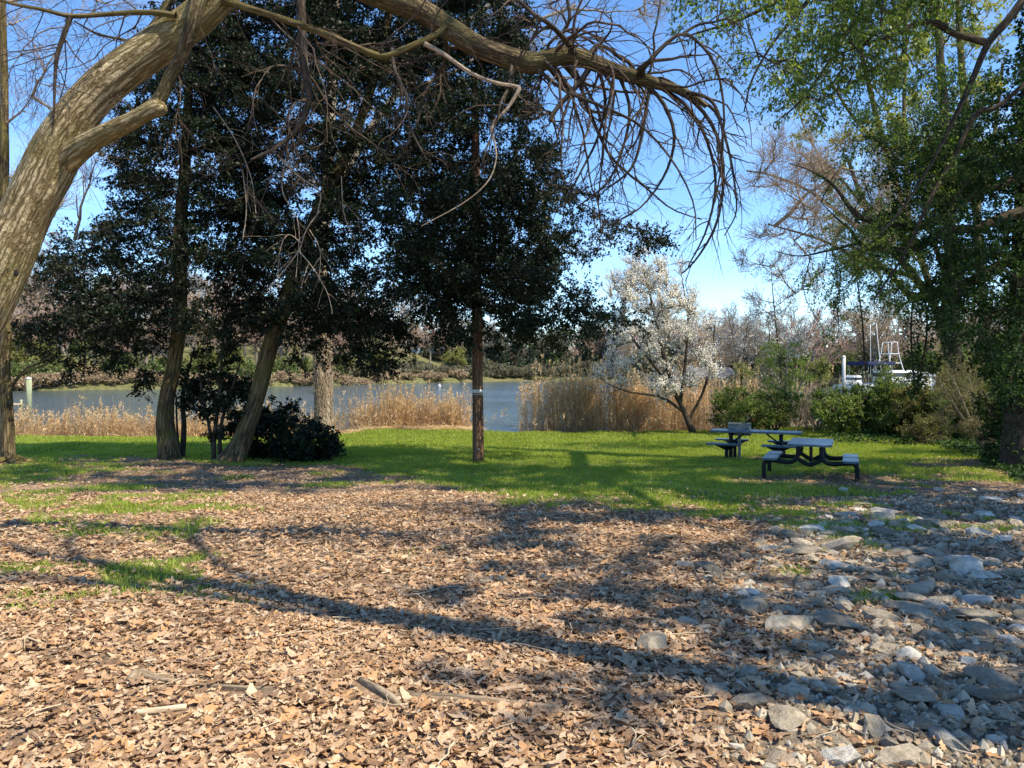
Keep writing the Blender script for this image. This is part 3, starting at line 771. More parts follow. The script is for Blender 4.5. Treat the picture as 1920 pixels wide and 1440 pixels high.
M_GRILL = plain_mat("sooty_steel", (.15, .175, .17), .6, .5, 9, bump=.3)
M_GPOST = plain_mat("grey_post", (.24, .25, .235), .55, .3, 12)
g = gp(1386, 861); d = (g-CAM)@FW
gt = thing("charcoal_grill", g, "dark steel park grill box on a single grey post before the farther table", "grill")
M = xf((g[0], g[1], g[2]), math.radians(-14))
mb = MB(); pipe(mb, [(0, 0, -.1), (0, 0, .3), (0, 0, .70)], .045, M, 6, 12); part("post", mb, M_GPOST, gt)
mb = MB(); Wg, Dg, Hg, tg = .60, .42, .30, .012; z0 = .69
for a in ((0, 0, z0, Wg, Dg, tg), (0, -Dg/2, z0+Hg/2+.008, Wg, tg, Hg), (-Wg/2, .008, z0+Hg/2+.008, tg, Dg-.004, Hg), (Wg/2, .008, z0+Hg/2+.008, tg, Dg-.004, Hg), (0, .1, z0+Hg+.016, Wg+.004, .2, tg)):
    mb.bm(slab(*a, M, .003, 0))
part("firebox", mb, M_GRILL, gt, smooth=False)
mb = MB()
for i in range(9):
    pipe(mb, [(-.30+i*.075, -.2, z0+.2), (-.30+i*.075, 0, z0+.2), (-.30+i*.075, .27, z0+.2)], .007, M, 4, 6)
part("grate", mb, M_GRILL, gt)
mb = MB(); pipe(mb, [(Wg/2-.02, .05, z0+.12), (Wg/2+.06, .05, z0+.12), (Wg/2+.10, .05, z0+.12)], .012, M, 5); mb.bm(slab(Wg/2+.10, .02, z0+.12, .03, .26, .13, M, .004, 0)); part("handle", mb, M_GRILL, gt)

# ------------------------------------------------------------------ vegetation helpers
def in_poly(poly, n, depth, dspread):
    """random points inside a crown outline that is a solid dspread deep (outline given as seen, at its own distance)"""
    p = np.array(poly, float); lo = p.min(0); hi = p.max(0); out = []
    cx, cy = p.mean(0)
    while len(out) < n:
        q = rng.uniform(lo, hi); c = False; j = len(p)-1
        for i in range(len(p)):
            if (p[i, 1] > q[1]) != (p[j, 1] > q[1]) and q[0] < (p[j, 0]-p[i, 0])*(q[1]-p[i, 1])/(p[j, 1]-p[i, 1])+p[i, 0]: c = not c
            j = i
        if not c: continue
        u = max(abs(q[0]-cx)/(hi[0]-lo[0]), abs(q[1]-cy)/(hi[1]-lo[1]))*2
        out.append(at(q[0], q[1], depth+rng.uniform(-1, 1)*dspread*math.sqrt(max(.12, 1-min(1, u)**2))))
    return np.array(out)

def reach(skel, tips, K=8, up=.0, arch=.12, r0=.014, rlen=.010, lowbias=0.0, wob=.05):
    """limbs from the nearest point of the growing skeleton to each tip"""
    S = [np.asarray(skel, float)]; order = np.argsort(np.min(np.linalg.norm(tips[:, None]-S[0][None, ::4], axis=-1), axis=1))
    allS = S[0]; Ps = []; Rs = []
    for i in order:
        t = tips[i]; dv = t-allS
        dist = np.linalg.norm(dv, axis=1)
        cost = dist*(1+.25*rng.random(len(dist)))+lowbias*np.maximum(-dv[:, 2], 0)*1.5-lowbias*.35*np.clip(dv[:, 2], 0, 3)
        a = allS[np.argmin(cost)]; l = np.linalg.norm(t-a); u = np.linspace(0, 1, K)[:, None]
        mid = (a+t)/2+np.array([0, 0, arch*l])+rng.normal(size=3)*wob*l
        P = (1-u)**2*a+2*u*(1-u)*mid+u**2*t+rng.normal(size=(K, 3))*wob*.22*l*np.sin(u*math.pi)
        Ps.append(P); Rs.append((r0+rlen*l)*np.linspace(1, .25, K)); allS = np.vstack([allS, P[1:]])
    return np.array(Ps), np.array(Rs)

def dense(P, n=24):
    u = np.linspace(0, len(P)-1.001, n); i = u.astype(int); f = (u-i)[:, None]
    return P[i]*(1-f)+P[i+1]*f

def keep(S, T, m): return S[m], T[m]

M_BARK_BIG = bark_mat("ridged_olive_bark", (.04, .028, .012), (.24, .175, .085), (.66, .54, .33), scale=25, stretch=.085, bump=1, dist=.06, moss=(.20, .17, .06))
M_BARK_LIMB = bark_mat("shaded_limb_bark", (.016, .012, .007), (.070, .052, .030), (.20, .155, .09), scale=32, stretch=.1, bump=1, dist=.03, moss=(.10, .09, .035))  # darkened copy of the trunk bark; the limbs' shade is in its colour
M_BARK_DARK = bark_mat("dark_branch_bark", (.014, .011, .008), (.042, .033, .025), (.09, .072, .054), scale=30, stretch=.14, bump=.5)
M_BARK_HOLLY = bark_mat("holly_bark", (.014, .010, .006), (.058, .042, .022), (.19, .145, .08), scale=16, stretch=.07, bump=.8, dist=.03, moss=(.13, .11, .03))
M_BARK_PALE = bark_mat("pale_bark", (.14, .11, .075), (.30, .245, .17), (.45, .38, .28), scale=16, stretch=.12, bump=.7)
M_TWIG_TAN = bark_mat("tan_twig", (.14, .10, .07), (.26, .20, .145), (.40, .32, .24), scale=30, stretch=.2, bump=.2)
M_TWIG_DARK = bark_mat("brown_twig", (.025, .017, .012), (.058, .041, .031), (.11, .082, .06), scale=30, stretch=.2, bump=.2)
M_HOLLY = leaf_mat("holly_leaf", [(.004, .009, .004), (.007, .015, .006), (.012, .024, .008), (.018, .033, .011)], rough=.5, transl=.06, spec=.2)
M_IVY = leaf_mat("ivy_leaf", [(.010, .024, .008), (.020, .048, .012), (.035, .075, .018), (.06, .11, .025)], rough=.6, transl=.2, spec=.15)
M_FRESH = leaf_mat("fresh_leaf", [(.05, .09, .02), (.09, .15, .03), (.15, .22, .045), (.26, .30, .08)], rough=.42, transl=.5, spec=.4)
M_LIME = leaf_mat("lime_leaf", [(.13, .19, .03), (.22, .27, .05), (.30, .31, .07), (.34, .30, .09)], rough=.5, transl=.45, spec=.3)
M_BLOSSOM = leaf_mat("white_blossom", [(.70, .67, .58), (.82, .79, .73), (.86, .84, .80), (.68, .66, .48)], rough=.6, transl=.5, spec=.2)
M_BUSH = leaf_mat("bush_leaf", [(.05, .085, .02), (.09, .15, .03), (.15, .20, .045), (.24, .26, .08)], rough=.5, transl=.35, spec=.3)
M_OLIVE = leaf_mat("olive_leaf", [(.06, .065, .02), (.11, .115, .03), (.16, .155, .05), (.24, .2, .09)], rough=.55, transl=.4, spec=.3)
M_REED = leaf_mat("dry_reed", [(.42, .27, .13), (.56, .39, .20), (.66, .50, .30), (.72, .60, .42)], rough=.7, transl=.35, spec=.2)

# ------------------------------------------------------------------ the big leaning tree at left
base = gp(-230, 1056); D1 = 7.0
lt = thing("leaning_tree", base, "big leaning tree with ridged olive tan bark and a bare drooping limb overhead, at left", "tree")
trunk_px = [(-240, 1078, 140), (-228, 1000, 118), (-190, 880, 110), (-135, 760, 102), (-80, 655, 98), (-36, 580, 94), (-6, 520, 92), (16, 468, 92), (40, 418, 84), (66, 365, 84), (98, 302, 86), (124, 252, 80), (158, 200, 72), (208, 150, 69), (276, 99, 67), (352, 46, 64), (408, -5, 62), (446, -60, 58), (476, -130, 54), (500, -220, 48)]
P, R = pxpath(trunk_px, D1, 70); TRUNK = P
mb = MB(); tubes(mb, P, R, 40, wob=.10); tr_o = part("trunk", mb, M_BARK_BIG, lt)
# knot hole: a dark ellipsoid facing the viewer, the hollow's shade put into its colour
kc = at(30, 512, D1-.215)
mb = MB(); b_ = bmesh.new(); bmesh.ops.create_uvsphere(b_, u_segments=14, v_segments=10, radius=1); bmesh.ops.scale(b_, vec=(.022, .013, .034), verts=b_.verts); bmesh.ops.translate(b_, vec=kc, verts=b_.verts)
part("knot_hole", mb.bm(b_), plain_mat("hollow_dark", (.012, .009, .006), .9), lt)
def limb(name, pts, d, mat, parent, K=26, sides=10, wob=.10, **kw):
    P, R = pxpath(pts, d, K); m_ = MB(); tubes(m_, P, R, sides, wob=wob); part(name, m_, mat, parent, **kw); return P, R
LS = []   # limb skeletons of the leaning tree
limb("limb", [(108, 312, 56, 7.02), (140, 286, 46, 6.92), (174, 263, 37, 6.82), (215, 242, 34, 6.75), (255, 222, 30, 6.7), (280, 208, 31, 6.68), (294, 202, 33, 6.68), (304, 199, 28, 6.68), (309, 197, 16, 6.68), (311, 196, 2, 6.68)], 6.9, M_BARK_BIG, lt, label="short broken limb stub on the trunk")
limb("limb", [(252, 224, 26, 6.7), (284, 203, 27, 6.69), (303, 180, 24, 6.68), (318, 145, 22, 6.65), (338, 110, 22, 6.6), (352, 70, 24, 6.55), (364, 30, 26, 6.5), (378, -20, 30, 6.6), (400, -70, 34, 6.8)], 6.7, M_BARK_LIMB, lt)
LA = [(470, -110, 52, 7), (560, -105, 48, 7), (640, -45, 46, 7), (720, -6, 43), (790, 20, 41), (850, 58, 40), (900, 88, 38), (950, 106, 36), (1000, 119, 36), (1028, 110, 32), (1070, 104, 31), (1115, 118, 29), (1160, 135, 26), (1200, 147, 25), (1240, 160, 19), (1285, 172, 13), (1325, 200, 9)]
LAP, LAR = limb("limb", LA, 7.0, M_BARK_LIMB, lt, 60, 18, .2, label="long bare limb drooping from the top edge")
P2, R2 = limb("limb", [(420, 0, 20), (455, 12, 13), (500, 26, 12), (560, 46, 13), (620, 68, 13), (680, 94, 12), (720, 106, 13), (750, 96, 13), (790, 78, 12), (822, 62, 12), (836, 48, 12)], 6.9, M_BARK_HOLLY, lt, 30, 10)
P3, R3 = limb("limb", [(796, 82, 10), (830, 100, 8), (880, 135, 7), (925, 154, 7), (966, 162, 7), (972, 170, 8), (950, 205, 6), (922, 236, 6), (928, 270, 3.6), (930, 300, 3), (915, 340, 2.4), (870, 380, 2), (790, 424, 1.5)], 6.7, M_TWIG_TAN, lt, 40, 8)
P4, R4 = limb("limb", [(560, -60, 18), (566, 40, 17), (570, 120, 16), (580, 180, 14), (562, 235, 11), (520, 275, 8), (470, 300, 4)], 7.4, M_BARK_DARK, lt, 30, 10)
P5, R5 = limb("limb", [(330, 30, 14), (290, 24, 11), (240, 24, 10), (180, 28, 9), (132, 30, 9), (80, 18, 7), (20, 6, 6), (-60, -20, 5)], 6.8, M_BARK_HOLLY, lt, 26, 8)
P6, R6 = limb("limb", [(133, 30, 9), (120, 65, 9), (107, 105, 8), (103, 150, 6), (101, 210, 4), (98, 250, 2.5)], 6.8, M_BARK_DARK, lt, 20, 8)
P7, R7 = limb("limb", [(340, -60, 16), (322, -10, 12), (290, 40, 9), (255, 75, 7), (220, 72, 5), (180, 62, 4), (140, 40, 3)], 7.2, M_BARK_HOLLY, lt, 24, 8)
droop = [
 [(1190, 146, 10), (1238, 185, 8), (1264, 250, 6.5), (1250, 320, 5), (1205, 385, 3.5), (1150, 420, 2.5)],
 [(1250, 163, 10), (1300, 190, 8), (1342, 248, 7), (1357, 325, 6), (1345, 415, 5), (1310, 480, 4), (1280, 512, 2.5)],
 [(1285, 172, 8), (1330, 186, 7), (1352, 230, 5), (1354, 300, 4), (1340, 380, 3)],
 [(1110, 120, 12), (1090, 150, 11), (1060, 185, 9), (1036, 214, 8), (1030, 228, 5)],
 [(1028, 122, 12), (1062, 165, 10), (1095, 190, 8), (1118, 240, 7), (1150, 300, 5), (1215, 355, 4), (1260, 392, 3), (1316, 412, 2)],
 [(1000, 124, 9), (1060, 170, 7), (1130, 200, 6), (1200, 235, 5), (1260, 300, 4), (1300, 380, 3), (1305, 450, 2)],
 [(1220, 154, 8), (1212, 200, 7), (1200, 270, 6), (1180, 320, 5), (1130, 360, 3)],
 [(1120, 118, 8), (1135, 190, 6), (1120, 260, 5), (1090, 320, 4), (1060, 380, 3)],
 [(1085, 108, 12), (1060, 75, 11), (1030, 45, 9), (1000, 26, 8), (962, -10, 7)],
 [(1052, 66, 8), (1068, 35, 7), (1062, -10, 6)],
 [(1102, 112, 10), (1114, 90, 9), (1135, 88, 7), (1165, 110, 7), (1185, 122, 5), (1195, 150, 4)],
 [(1204, 142, 16), (1202, 130, 18), (1215, 118, 10), (1245, 85, 8), (1280, 62, 7), (1310, 80, 6), (1335, 110, 6), (1352, 160, 5), (1358, 235, 4), (1345, 300, 3)],
 [(1282, 62, 6), (1310, 46, 5), (1345, 40, 4), (1370, 30, 3)],
 [(1232, 160, 8), (1288, 200, 7), (1326, 265, 6), (1342, 345, 5), (1325, 430, 4), (1290, 500, 2.5)],
 [(960, 112, 8), (955, 160, 6), (940, 190, 5), (930, 230, 3.5), (905, 300, 2.5)],
 [(1160, 140, 7), (1180, 200, 6), (1170, 270, 5), (1140, 340, 4), (1080, 390, 3)],
 [(830, 58, 10), (838, 100, 9), (826, 130, 6), (800, 170, 5), (782, 230, 4)],
 [(735, 92, 8), (740, 130, 7), (760, 175, 5), (770, 240, 4), (800, 300, 3)],
 [(1310, 185, 7), (1345, 215, 6), (1368, 290, 5), (1378, 350, 4), (1380, 400, 3), (1358, 442, 2)],
]
DP = []; DR = []
for i, q in enumerate(droop):
    dd = 7.0+.5*math.sin(i*2.1)
    P, R = pxpath([(*a[:2], a[2], 7.0+(dd-7.0)*min(1, k/2)) for k, a in enumerate(q)], 7.0, 18)
    mb = MB(); tubes(mb, P, R, 7); part("branch", mb, M_BARK_DARK, lt); DP.append(P); DR.append(R)
DP = np.array(DP); DR = np.array(DR)
# freely grown drooping twigs along the limb
k0 = slice(30, 58)
a1, b1 = sub(LAP[None, k0], LAR[None, k0], 26, 14, (.6, 2.0), (25, 95), (.0, .8), .2, (.0, -.0, -.13), .22, rel=False, rmin=.004, taper=.2)
a2, b2 = sub(DP, DR, 8, 8, (.25, 1.0), (20, 75), (.15, 1), .2, (0, 0, -.09), .6, rel=False, rmin=.0024)
a3, b3 = sub(a1, b1, 5, 7, (.2, .75), (20, 75), (.2, 1), .2, (0, 0, -.08), .6, rel=False, rmin=.0022)
a4, b4 = sub(np.concatenate([a2[:, ::1][:, :7], a3]), np.concatenate([b2[:, :7], b3]), 3, 5, (.12, .4), (25, 60), (.2, 1), .12, (0, 0, -.03), .7, rel=False, rmin=.0016)
mb = MB(); tubes(mb, a1, b1, 5); tubes(mb, a2, b2, 4); tubes(mb, a3, b3, 4); tubes(mb, a4, b4, 3)
# twigs from the upper limbs at left
ups = np.array([dense(p, 26) for p in (P2, P4, P5, P6, P7)]); upr = np.array([np.interp(np.linspace(0, 1, 26), np.linspace(0, 1, len(r)), r) for r in (R2, R4, R5, R6, R7)])
c1, e1 = sub(ups, upr, 11, 10, (.6, 2.0), (30, 80), (.1, 1), .16, (0, 0, -.05), .3, rel=False, rmin=.0028, taper=.2)
c2, e2 = sub(c1, e1, 6, 7, (.3, .9), (25, 60), (.15, 1), .12, (0, 0, -.03), .6, rel=False, rmin=.002)
c3, e3 = sub(c2, e2, 3, 5, (.12, .4), (25, 60), (.2, 1), .1, (0, 0, -.02), .7, rel=False, rmin=.0015)
tubes(mb, c1, e1, 5); tubes(mb, c2, e2, 4); tubes(mb, c3, e3, 3)
part("twigs", mb, M_TWIG_DARK, lt, kind="stuff")
# pale hanging twigs in front of the holly
mb = MB(); hp, hr = [], []
for q in [[(600, 395, 4), (575, 430, 4), (560, 470, 3.5), (530, 510, 2.5), (500, 545, 1.5)], [(560, 470, 3.5), (585, 500, 3), (612, 545, 2), (622, 580, 1.5)], [(565, 455, 3), (540, 440, 2.5), (525, 470, 2), (520, 540, 1.5)], [(595, 400, 4), (600, 360, 4), (560, 330, 5), (520, 290, 6)],
          [(535, 300, 4), (530, 360, 3), (560, 420, 2.5), (555, 520, 2)], [(455, 320, 3), (462, 390, 3), (455, 450, 2)], [(580, 430, 3), (600, 470, 2), (598, 530, 1.5)], [(400, 200, 4), (440, 260, 3), (470, 330, 2.5), (480, 400, 1.8)], [(640, 330, 3), (645, 400, 2.5), (665, 450, 2)]]:
    P, R = pxpath(q, 7.6, 14); hp.append(P); hr.append(R*.6)
hp = np.array(hp); hr = np.array(hr); tubes(mb, hp, hr, 6); c2, e2 = sub(hp, hr, 4, 6, (.15, .5), (25, 60), (.1, 1), .12, (0, 0, -.08), .6, rel=False, rmin=.002); tubes(mb, c2, e2, 4)
part("twigs", mb, M_TWIG_TAN, lt, label="pale thin twigs hanging before the dark holly", kind="stuff")

# ------------------------------------------------------------------ hollies
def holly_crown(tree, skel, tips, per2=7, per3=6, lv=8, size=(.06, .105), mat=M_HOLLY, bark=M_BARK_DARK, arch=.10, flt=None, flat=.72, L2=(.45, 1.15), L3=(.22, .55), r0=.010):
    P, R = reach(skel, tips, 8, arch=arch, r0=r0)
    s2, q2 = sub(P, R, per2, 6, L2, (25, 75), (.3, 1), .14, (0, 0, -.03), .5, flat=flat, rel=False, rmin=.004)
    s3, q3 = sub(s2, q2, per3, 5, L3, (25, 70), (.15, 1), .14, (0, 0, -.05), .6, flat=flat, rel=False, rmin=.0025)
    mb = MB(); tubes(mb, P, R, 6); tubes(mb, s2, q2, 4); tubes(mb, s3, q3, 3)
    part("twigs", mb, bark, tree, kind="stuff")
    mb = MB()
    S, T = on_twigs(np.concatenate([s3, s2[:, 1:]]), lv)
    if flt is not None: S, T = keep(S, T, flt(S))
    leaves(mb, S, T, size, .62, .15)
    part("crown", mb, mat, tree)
    return P

D4 = 18.0; b4_ = gp(440, 866); D4 = (b4_-CAM)@FW
h4 = thing("holly_tree", b4_, "wide dark holly tree on a leaning trunk, its crown reaching right past the pole", "tree")
P, R = pxpath([(428, 874, 56), (440, 852, 42), (458, 815, 33), (474, 770, 30), (490, 710, 29), (508, 645, 29), (532, 580, 28), (550, 520, 27), (573, 455, 25), (600, 390, 23), (640, 310, 20), (670, 240, 18), (700, 150, 16), (725, 50, 16), (740, -100, 12)], D4, 60)
mb = MB(); tubes(mb, P, R, 22, wob=.16); part("trunk", mb, M_BARK_HOLLY, h4)
poly4 = [(500, -80), (960, -80), (975, 60), (985, 150), (1000, 250), (1050, 330), (1150, 410), (1225, 440), (1120, 465), (1030, 490), (1085, 555), (1160, 603), (1080, 620), (950, 625), (850, 630), (780, 610), (730, 668), (650, 665), (610, 620), (540, 640), (480, 600), (450, 450), (430, 280), (460, 100)]
tips = np.vstack([in_poly(poly4, 470, D4, 3.4), in_poly([(470, 60), (900, 60), (1000, 330), (1040, 560), (900, 620), (560, 620), (480, 400)], 110, D4+.5, 2.2), in_poly([(740, 290), (1000, 320), (1050, 420), (1060, 540), (960, 610), (780, 590)], 80, D4, 2.6), in_poly([(560, -60), (940, -60), (980, 200), (760, 260), (560, 200)], 50, D4, 2.6)])
tips = np.vstack([tips, [at(a, b, D4+c) for a, b, c in [(1240, 443, .3), (1215, 452, -.5), (1190, 430, .8), (1178, 606, 0), (1150, 600, .5), (1120, 585, -.4), (1095, 560, .6), (1090, 620, 0), (1050, 635, .8), (730, 690, .2), (700, 680, -.6), (650, 682, .6), (760, 660, 0), (1030, 640, -.8), (940, 640, .5), (870, 640, -1), (820, 630, 1), (610, 650, 1), (560, 660, -.5)]]])
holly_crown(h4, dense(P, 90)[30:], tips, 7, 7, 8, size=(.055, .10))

b3_ = gp(318, 862); D3 = (b3_-CAM)@FW
h3 = thing("holly_tree", b3_, "dark holly tree on an upright grey brown trunk with low boughs reaching left", "tree")
P, R = pxpath([(318, 872, 44), (316, 845, 37), (310, 800, 32), (312, 750, 28), (325, 690, 25), (335, 620, 26), (338, 550, 25), (338, 480, 23), (340, 400, 22), (346, 330, 20), (350, 250, 17), (354, 170, 14), (360, 80, 12), (368, -60, 9)], D3, 60)
mb = MB(); tubes(mb, P, R, 22, wob=.12); part("trunk", mb, M_BARK_HOLLY, h3)
poly3 = [(330, -60), (430, -40), (470, 200), (500, 480), (480, 610), (400, 640), (300, 630), (240, 620), (150, 640), (110, 640), (60, 620), (60, 580), (150, 530), (90, 510), (130, 440), (200, 420), (240, 350), (200, 250), (260, 180), (310, 100)]
tips = np.vstack([in_poly(poly3, 280, D3, 2.8), in_poly([(380, -40), (520, -60), (560, 200), (520, 420), (420, 420), (370, 200)], 60, D3, 2)])
tips = np.vstack([tips, [at(a, b, D3+c) for a, b, c in [(40, 600, 0), (55, 640, .4), (100, 665, -.3), (130, 690, 0), (160, 675, .5), (200, 660, -.4), (240, 650, .3), (280, 650, 0), (80, 560, .5), (60, 520, -.5), (90, 480, 0), (120, 450, .6), (240, 690, 0), (270, 715, .2), (285, 700, -.2), (100, 600, -.8)]]])
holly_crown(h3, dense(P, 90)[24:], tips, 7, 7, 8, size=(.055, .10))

# understorey stems and the round bush
def stems_px(obj_name, paths, d, bark, label, cat, leafmat, tips, **kw):
    g0 = at(paths[0][0][0], paths[0][0][1], d); g0[2] = H(g0[0], g0[1])
    t_ = thing(obj_name, g0, label, cat); sk = []
    for q in paths:
        P, R = pxpath(q, d, 20); m_ = MB(); tubes(m_, P, R, 8, wob=.1); part("stem", m_, bark, t_); sk.append(P)
    holly_crown(t_, np.concatenate(sk), tips, **kw, mat=leafmat, bark=bark)
    return t_
dd = (gp(405, 864)-CAM)@FW
tips = in_poly([(350, 640), (450, 640), (480, 700), (470, 800), (430, 835), (390, 800), (350, 760)], 42, dd+.3, .8)
stems_px("holly_sapling", [[(400, 872, 10), (402, 820, 8), (410, 750, 7), (415, 680, 5), (420, 620, 3)], [(412, 872, 9), (414, 800, 7), (432, 740, 5), (450, 680, 3)], [(404, 872, 7), (392, 800, 6), (380, 740, 5), (372, 680, 3)]], dd, M_BARK_DARK,
         "young dark holly of several thin stems between the two holly trunks", "sapling", M_HOLLY, tips, per2=5, per3=5, lv=8, L2=(.2, .6), L3=(.15, .35))
dd = (gp(342, 858)-CAM)@FW
tips = in_poly([(345, 690), (385, 690), (390, 770), (350, 760)], 9, dd, .4)
stems_px("holly_sapling", [[(340, 868, 13), (345, 800, 10), (342, 750, 8), (352, 700, 5), (365, 650, 3)], [(337, 866, 6), (332, 800, 4), (330, 740, 3)]], dd, M_BARK_DARK,
         "single thin dark stem close beside the upright holly trunk", "sapling", M_HOLLY, tips, per2=4, per3=4, lv=6, L2=(.2, .5), L3=(.15, .3))
g0 = gp(550, 868); dd = (g0-CAM)@FW+.6
tips = in_poly([(470, 770), (520, 760), (560, 770), (600, 800), (632, 815), (635, 840), (600, 860), (540, 868), (480, 868), (460, 830)], 85, dd, 1.2)
stems_px("holly_bush", [[(545, 874, 9), (540, 830, 7), (520, 780, 4)], [(555, 874, 9), (570, 830, 7), (600, 800, 4)], [(535, 874, 8), (505, 830, 6), (485, 790, 4)]], dd, M_BARK_DARK,
         "dense low dark holly bush at the foot of the leaning holly trunk", "bush", M_HOLLY, tips, per2=5, per3=5, lv=8, L2=(.2, .6), L3=(.12, .35))

# ------------------------------------------------------------------ bare trees
def bare_tree(name, trunk_pts, d, tips, label, mat_t, mat_w, n2=9, n3=7, n4=4, L2=(.3, .6), L3=(.4, 1.0), L4=(.15, .45), tw=.0028, lowbias=.6, K=50, leafmat=None, lv=0, lsize=(.03, .06), group=None, skel0=.3, r0=.02, rlen=.012, sides=14, trop=.04, extra=(), wob=.12, arch=-.06):
    g0 = at(trunk_pts[0][0], trunk_pts[0][1], trunk_pts[0][3] if len(trunk_pts[0]) > 3 else d)
    t_ = thing(name, g0, label, "tree", group)
    P, R = pxpath(trunk_pts, d, K); m_ = MB(); tubes(m_, P, R, sides, wob=wob); part("trunk", m_, mat_t, t_)
    sk = [dense(P, 80)[int(80*skel0):]]
    for q in extra:
        p, r = pxpath(q, d, 24); m_ = MB(); tubes(m_, p, r, 8, wob=.1); part("limb", m_, mat_t, t_); sk.append(p)
    m_ = MB()
    p1, r1 = reach(np.concatenate(sk), tips, 8, arch=arch, r0=r0, rlen=rlen, lowbias=lowbias)
    s2, q2 = sub(p1, r1, n2, 7, L2, (25, 60), (.2, 1), .12, (0, 0, trop), .5, rmin=tw*1.8)
    s3, q3 = sub(s2, q2, n3, 5, L3, (25, 60), (.15, 1), .12, (0, 0, trop), .6, rel=False, rmin=tw*1.3)
    tubes(m_, p1, r1, 6); tubes(m_, s2, q2, 4); tubes(m_, s3, q3, 3); last = s3
    if n4:
        s4, q4 = sub(s3, q3, n4, 4, L4, (25, 60), (.15, 1), .1, (0, 0, trop), .7, rel=False, rmin=tw)
        tubes(m_, s4, q4, 3); last = s4
    part("twigs", m_, mat_w, t_, kind="stuff")
    if leafmat:
        m_ = MB(); S, T = on_twigs(last, lv, (.1, 1), .03); leaves(m_, S, T, lsize, .7, .05, 1.4); part("crown", m_, leafmat, t_)
    return t_

# slim tree at the far left edge
gL = gp(15, 866); dL = (gL-CAM)@FW
tips = np.array([at(a, b, dL+c) for a, b, c in [(60, 30, 1), (110, 90, -1), (150, 180, .5), (90, 260, 1), (180, 300, -1), (60, 180, -.6), (130, 360, 1), (200, 120, .4), (-60, 100, .5), (-90, 250, 0), (120, -30, 0), (220, 10, 1), (90, 430, .6), (70, 560, -.3), (140, 450, 0), (180, 230, -.5), (40, 330, .8)]])
sl = bare_tree("slim_tree", [(15, 872, 34, dL), (14, 850, 26, dL), (13, 760, 22), (8, 690, 20), (12, 610, 19), (10, 500, 18), (8, 400, 17), (8, 200, 14), (5, 0, 11), (2, -160, 7)], dL, tips, "slim bare tree with banded grey bark and mounded roots at the left edge", M_BARK_HOLLY, M_TWIG_TAN, n2=8, n3=6, n4=3, tw=.0035,
     extra=[[(20, 728, 8), (34, 708, 6), (52, 690, 5), (75, 680, 4), (100, 665, 3)], [(36, 705, 5), (60, 694, 4), (88, 682, 3)], [(12, 690, 7), (-10, 680, 5), (-30, 660, 4)]])
mb = MB()
for a in range(6):
    an = a*1.05+.3; q = []
    for u, r_ in ((0, .10), (.35, .085), (.8, .045)):
        p = gL+np.array([math.cos(an)*u, math.sin(an)*u, 0]); q.append([p[0], p[1], float(H(p[0], p[1]))+.12*(1-u/.5)-.0, r_])
    P, R = smooth_path(q, 10); tubes(mb, P, R, 8, wob=.3)
part("root_flare", mb, M_BARK_HOLLY, sl)
rs = at(-8, 668, dL-.05)
sg = thing("red_sign", rs, "small red board at the left edge, fixed beside the slim tree trunk", "sign")
part("board", MB().bm(slab(0, 0, 0, .34, .02, .24, xf(rs, .1), .004, .02)), plain_mat("red_paint", (.55, .03, .02), .5, .1), sg)
part("bolt", MB().bm(slab(.11, -.014, .06, .018, .01, .018, xf(rs, .1), .002, 0)), M_METAL, sg)

# pale ivy-draped tree standing at the water edge behind the bush
tips = np.vstack([in_poly([(430, -260), (820, -260), (860, 60), (800, 300), (640, 420), (520, 380), (430, 200)], 26, 30, 3.5), in_poly([(900, -260), (1200, -200), (1250, 20), (1200, 130), (1080, 180), (980, 200), (900, 100)], 34, 30, 3)])
bare_tree("pale_tree", [(607, 812, 42, 30), (606, 790, 33, 30), (606, 700, 29), (602, 600, 26), (604, 480, 23), (612, 350, 21), (620, 200, 20), (628, 50, 15), (636, -120, 10), (640, -260, 6)], 30, tips, "tall pale sandy trunked tree at the water edge behind the low holly bush", M_BARK_PALE, M_TWIG_TAN, n2=7, n3=6, n4=2, tw=.006,
     extra=[[(608, 420, 18), (660, 300, 16), (740, 180, 14), (850, 60, 12), (960, -20, 9), (1060, -110, 6)], [(740, 180, 10), (860, 130, 8), (960, 60, 7), (1080, 10, 5)]])

pt = bpy.data.objects["pale_tree"]; PP, PR_ = pxpath([(607, 805, 40), (606, 700, 36), (602, 600, 31)], 30, 30)
m_ = MB(); n_ = 60
a_ = rng.uniform(0, 6.28, n_)[:, None]+np.cumsum(rng.normal(0, .25, (n_, 30)), 1); P = PP[None]+.36*np.stack([np.cos(a_), np.sin(a_), rng.normal(0, .02, a_.shape)], -1); tubes(m_, P, np.full((n_, 30), .012), 4)
s2, q2 = sub(P, np.full((n_, 30), .012), 6, 5, (.2, .7), (30, 80), (0, 1), .2, (0, 0, -.1), .6, rel=False, rmin=.006); tubes(m_, s2, q2, 3)
part("vine_tangle", m_, M_TWIG_TAN, pt, kind="stuff")

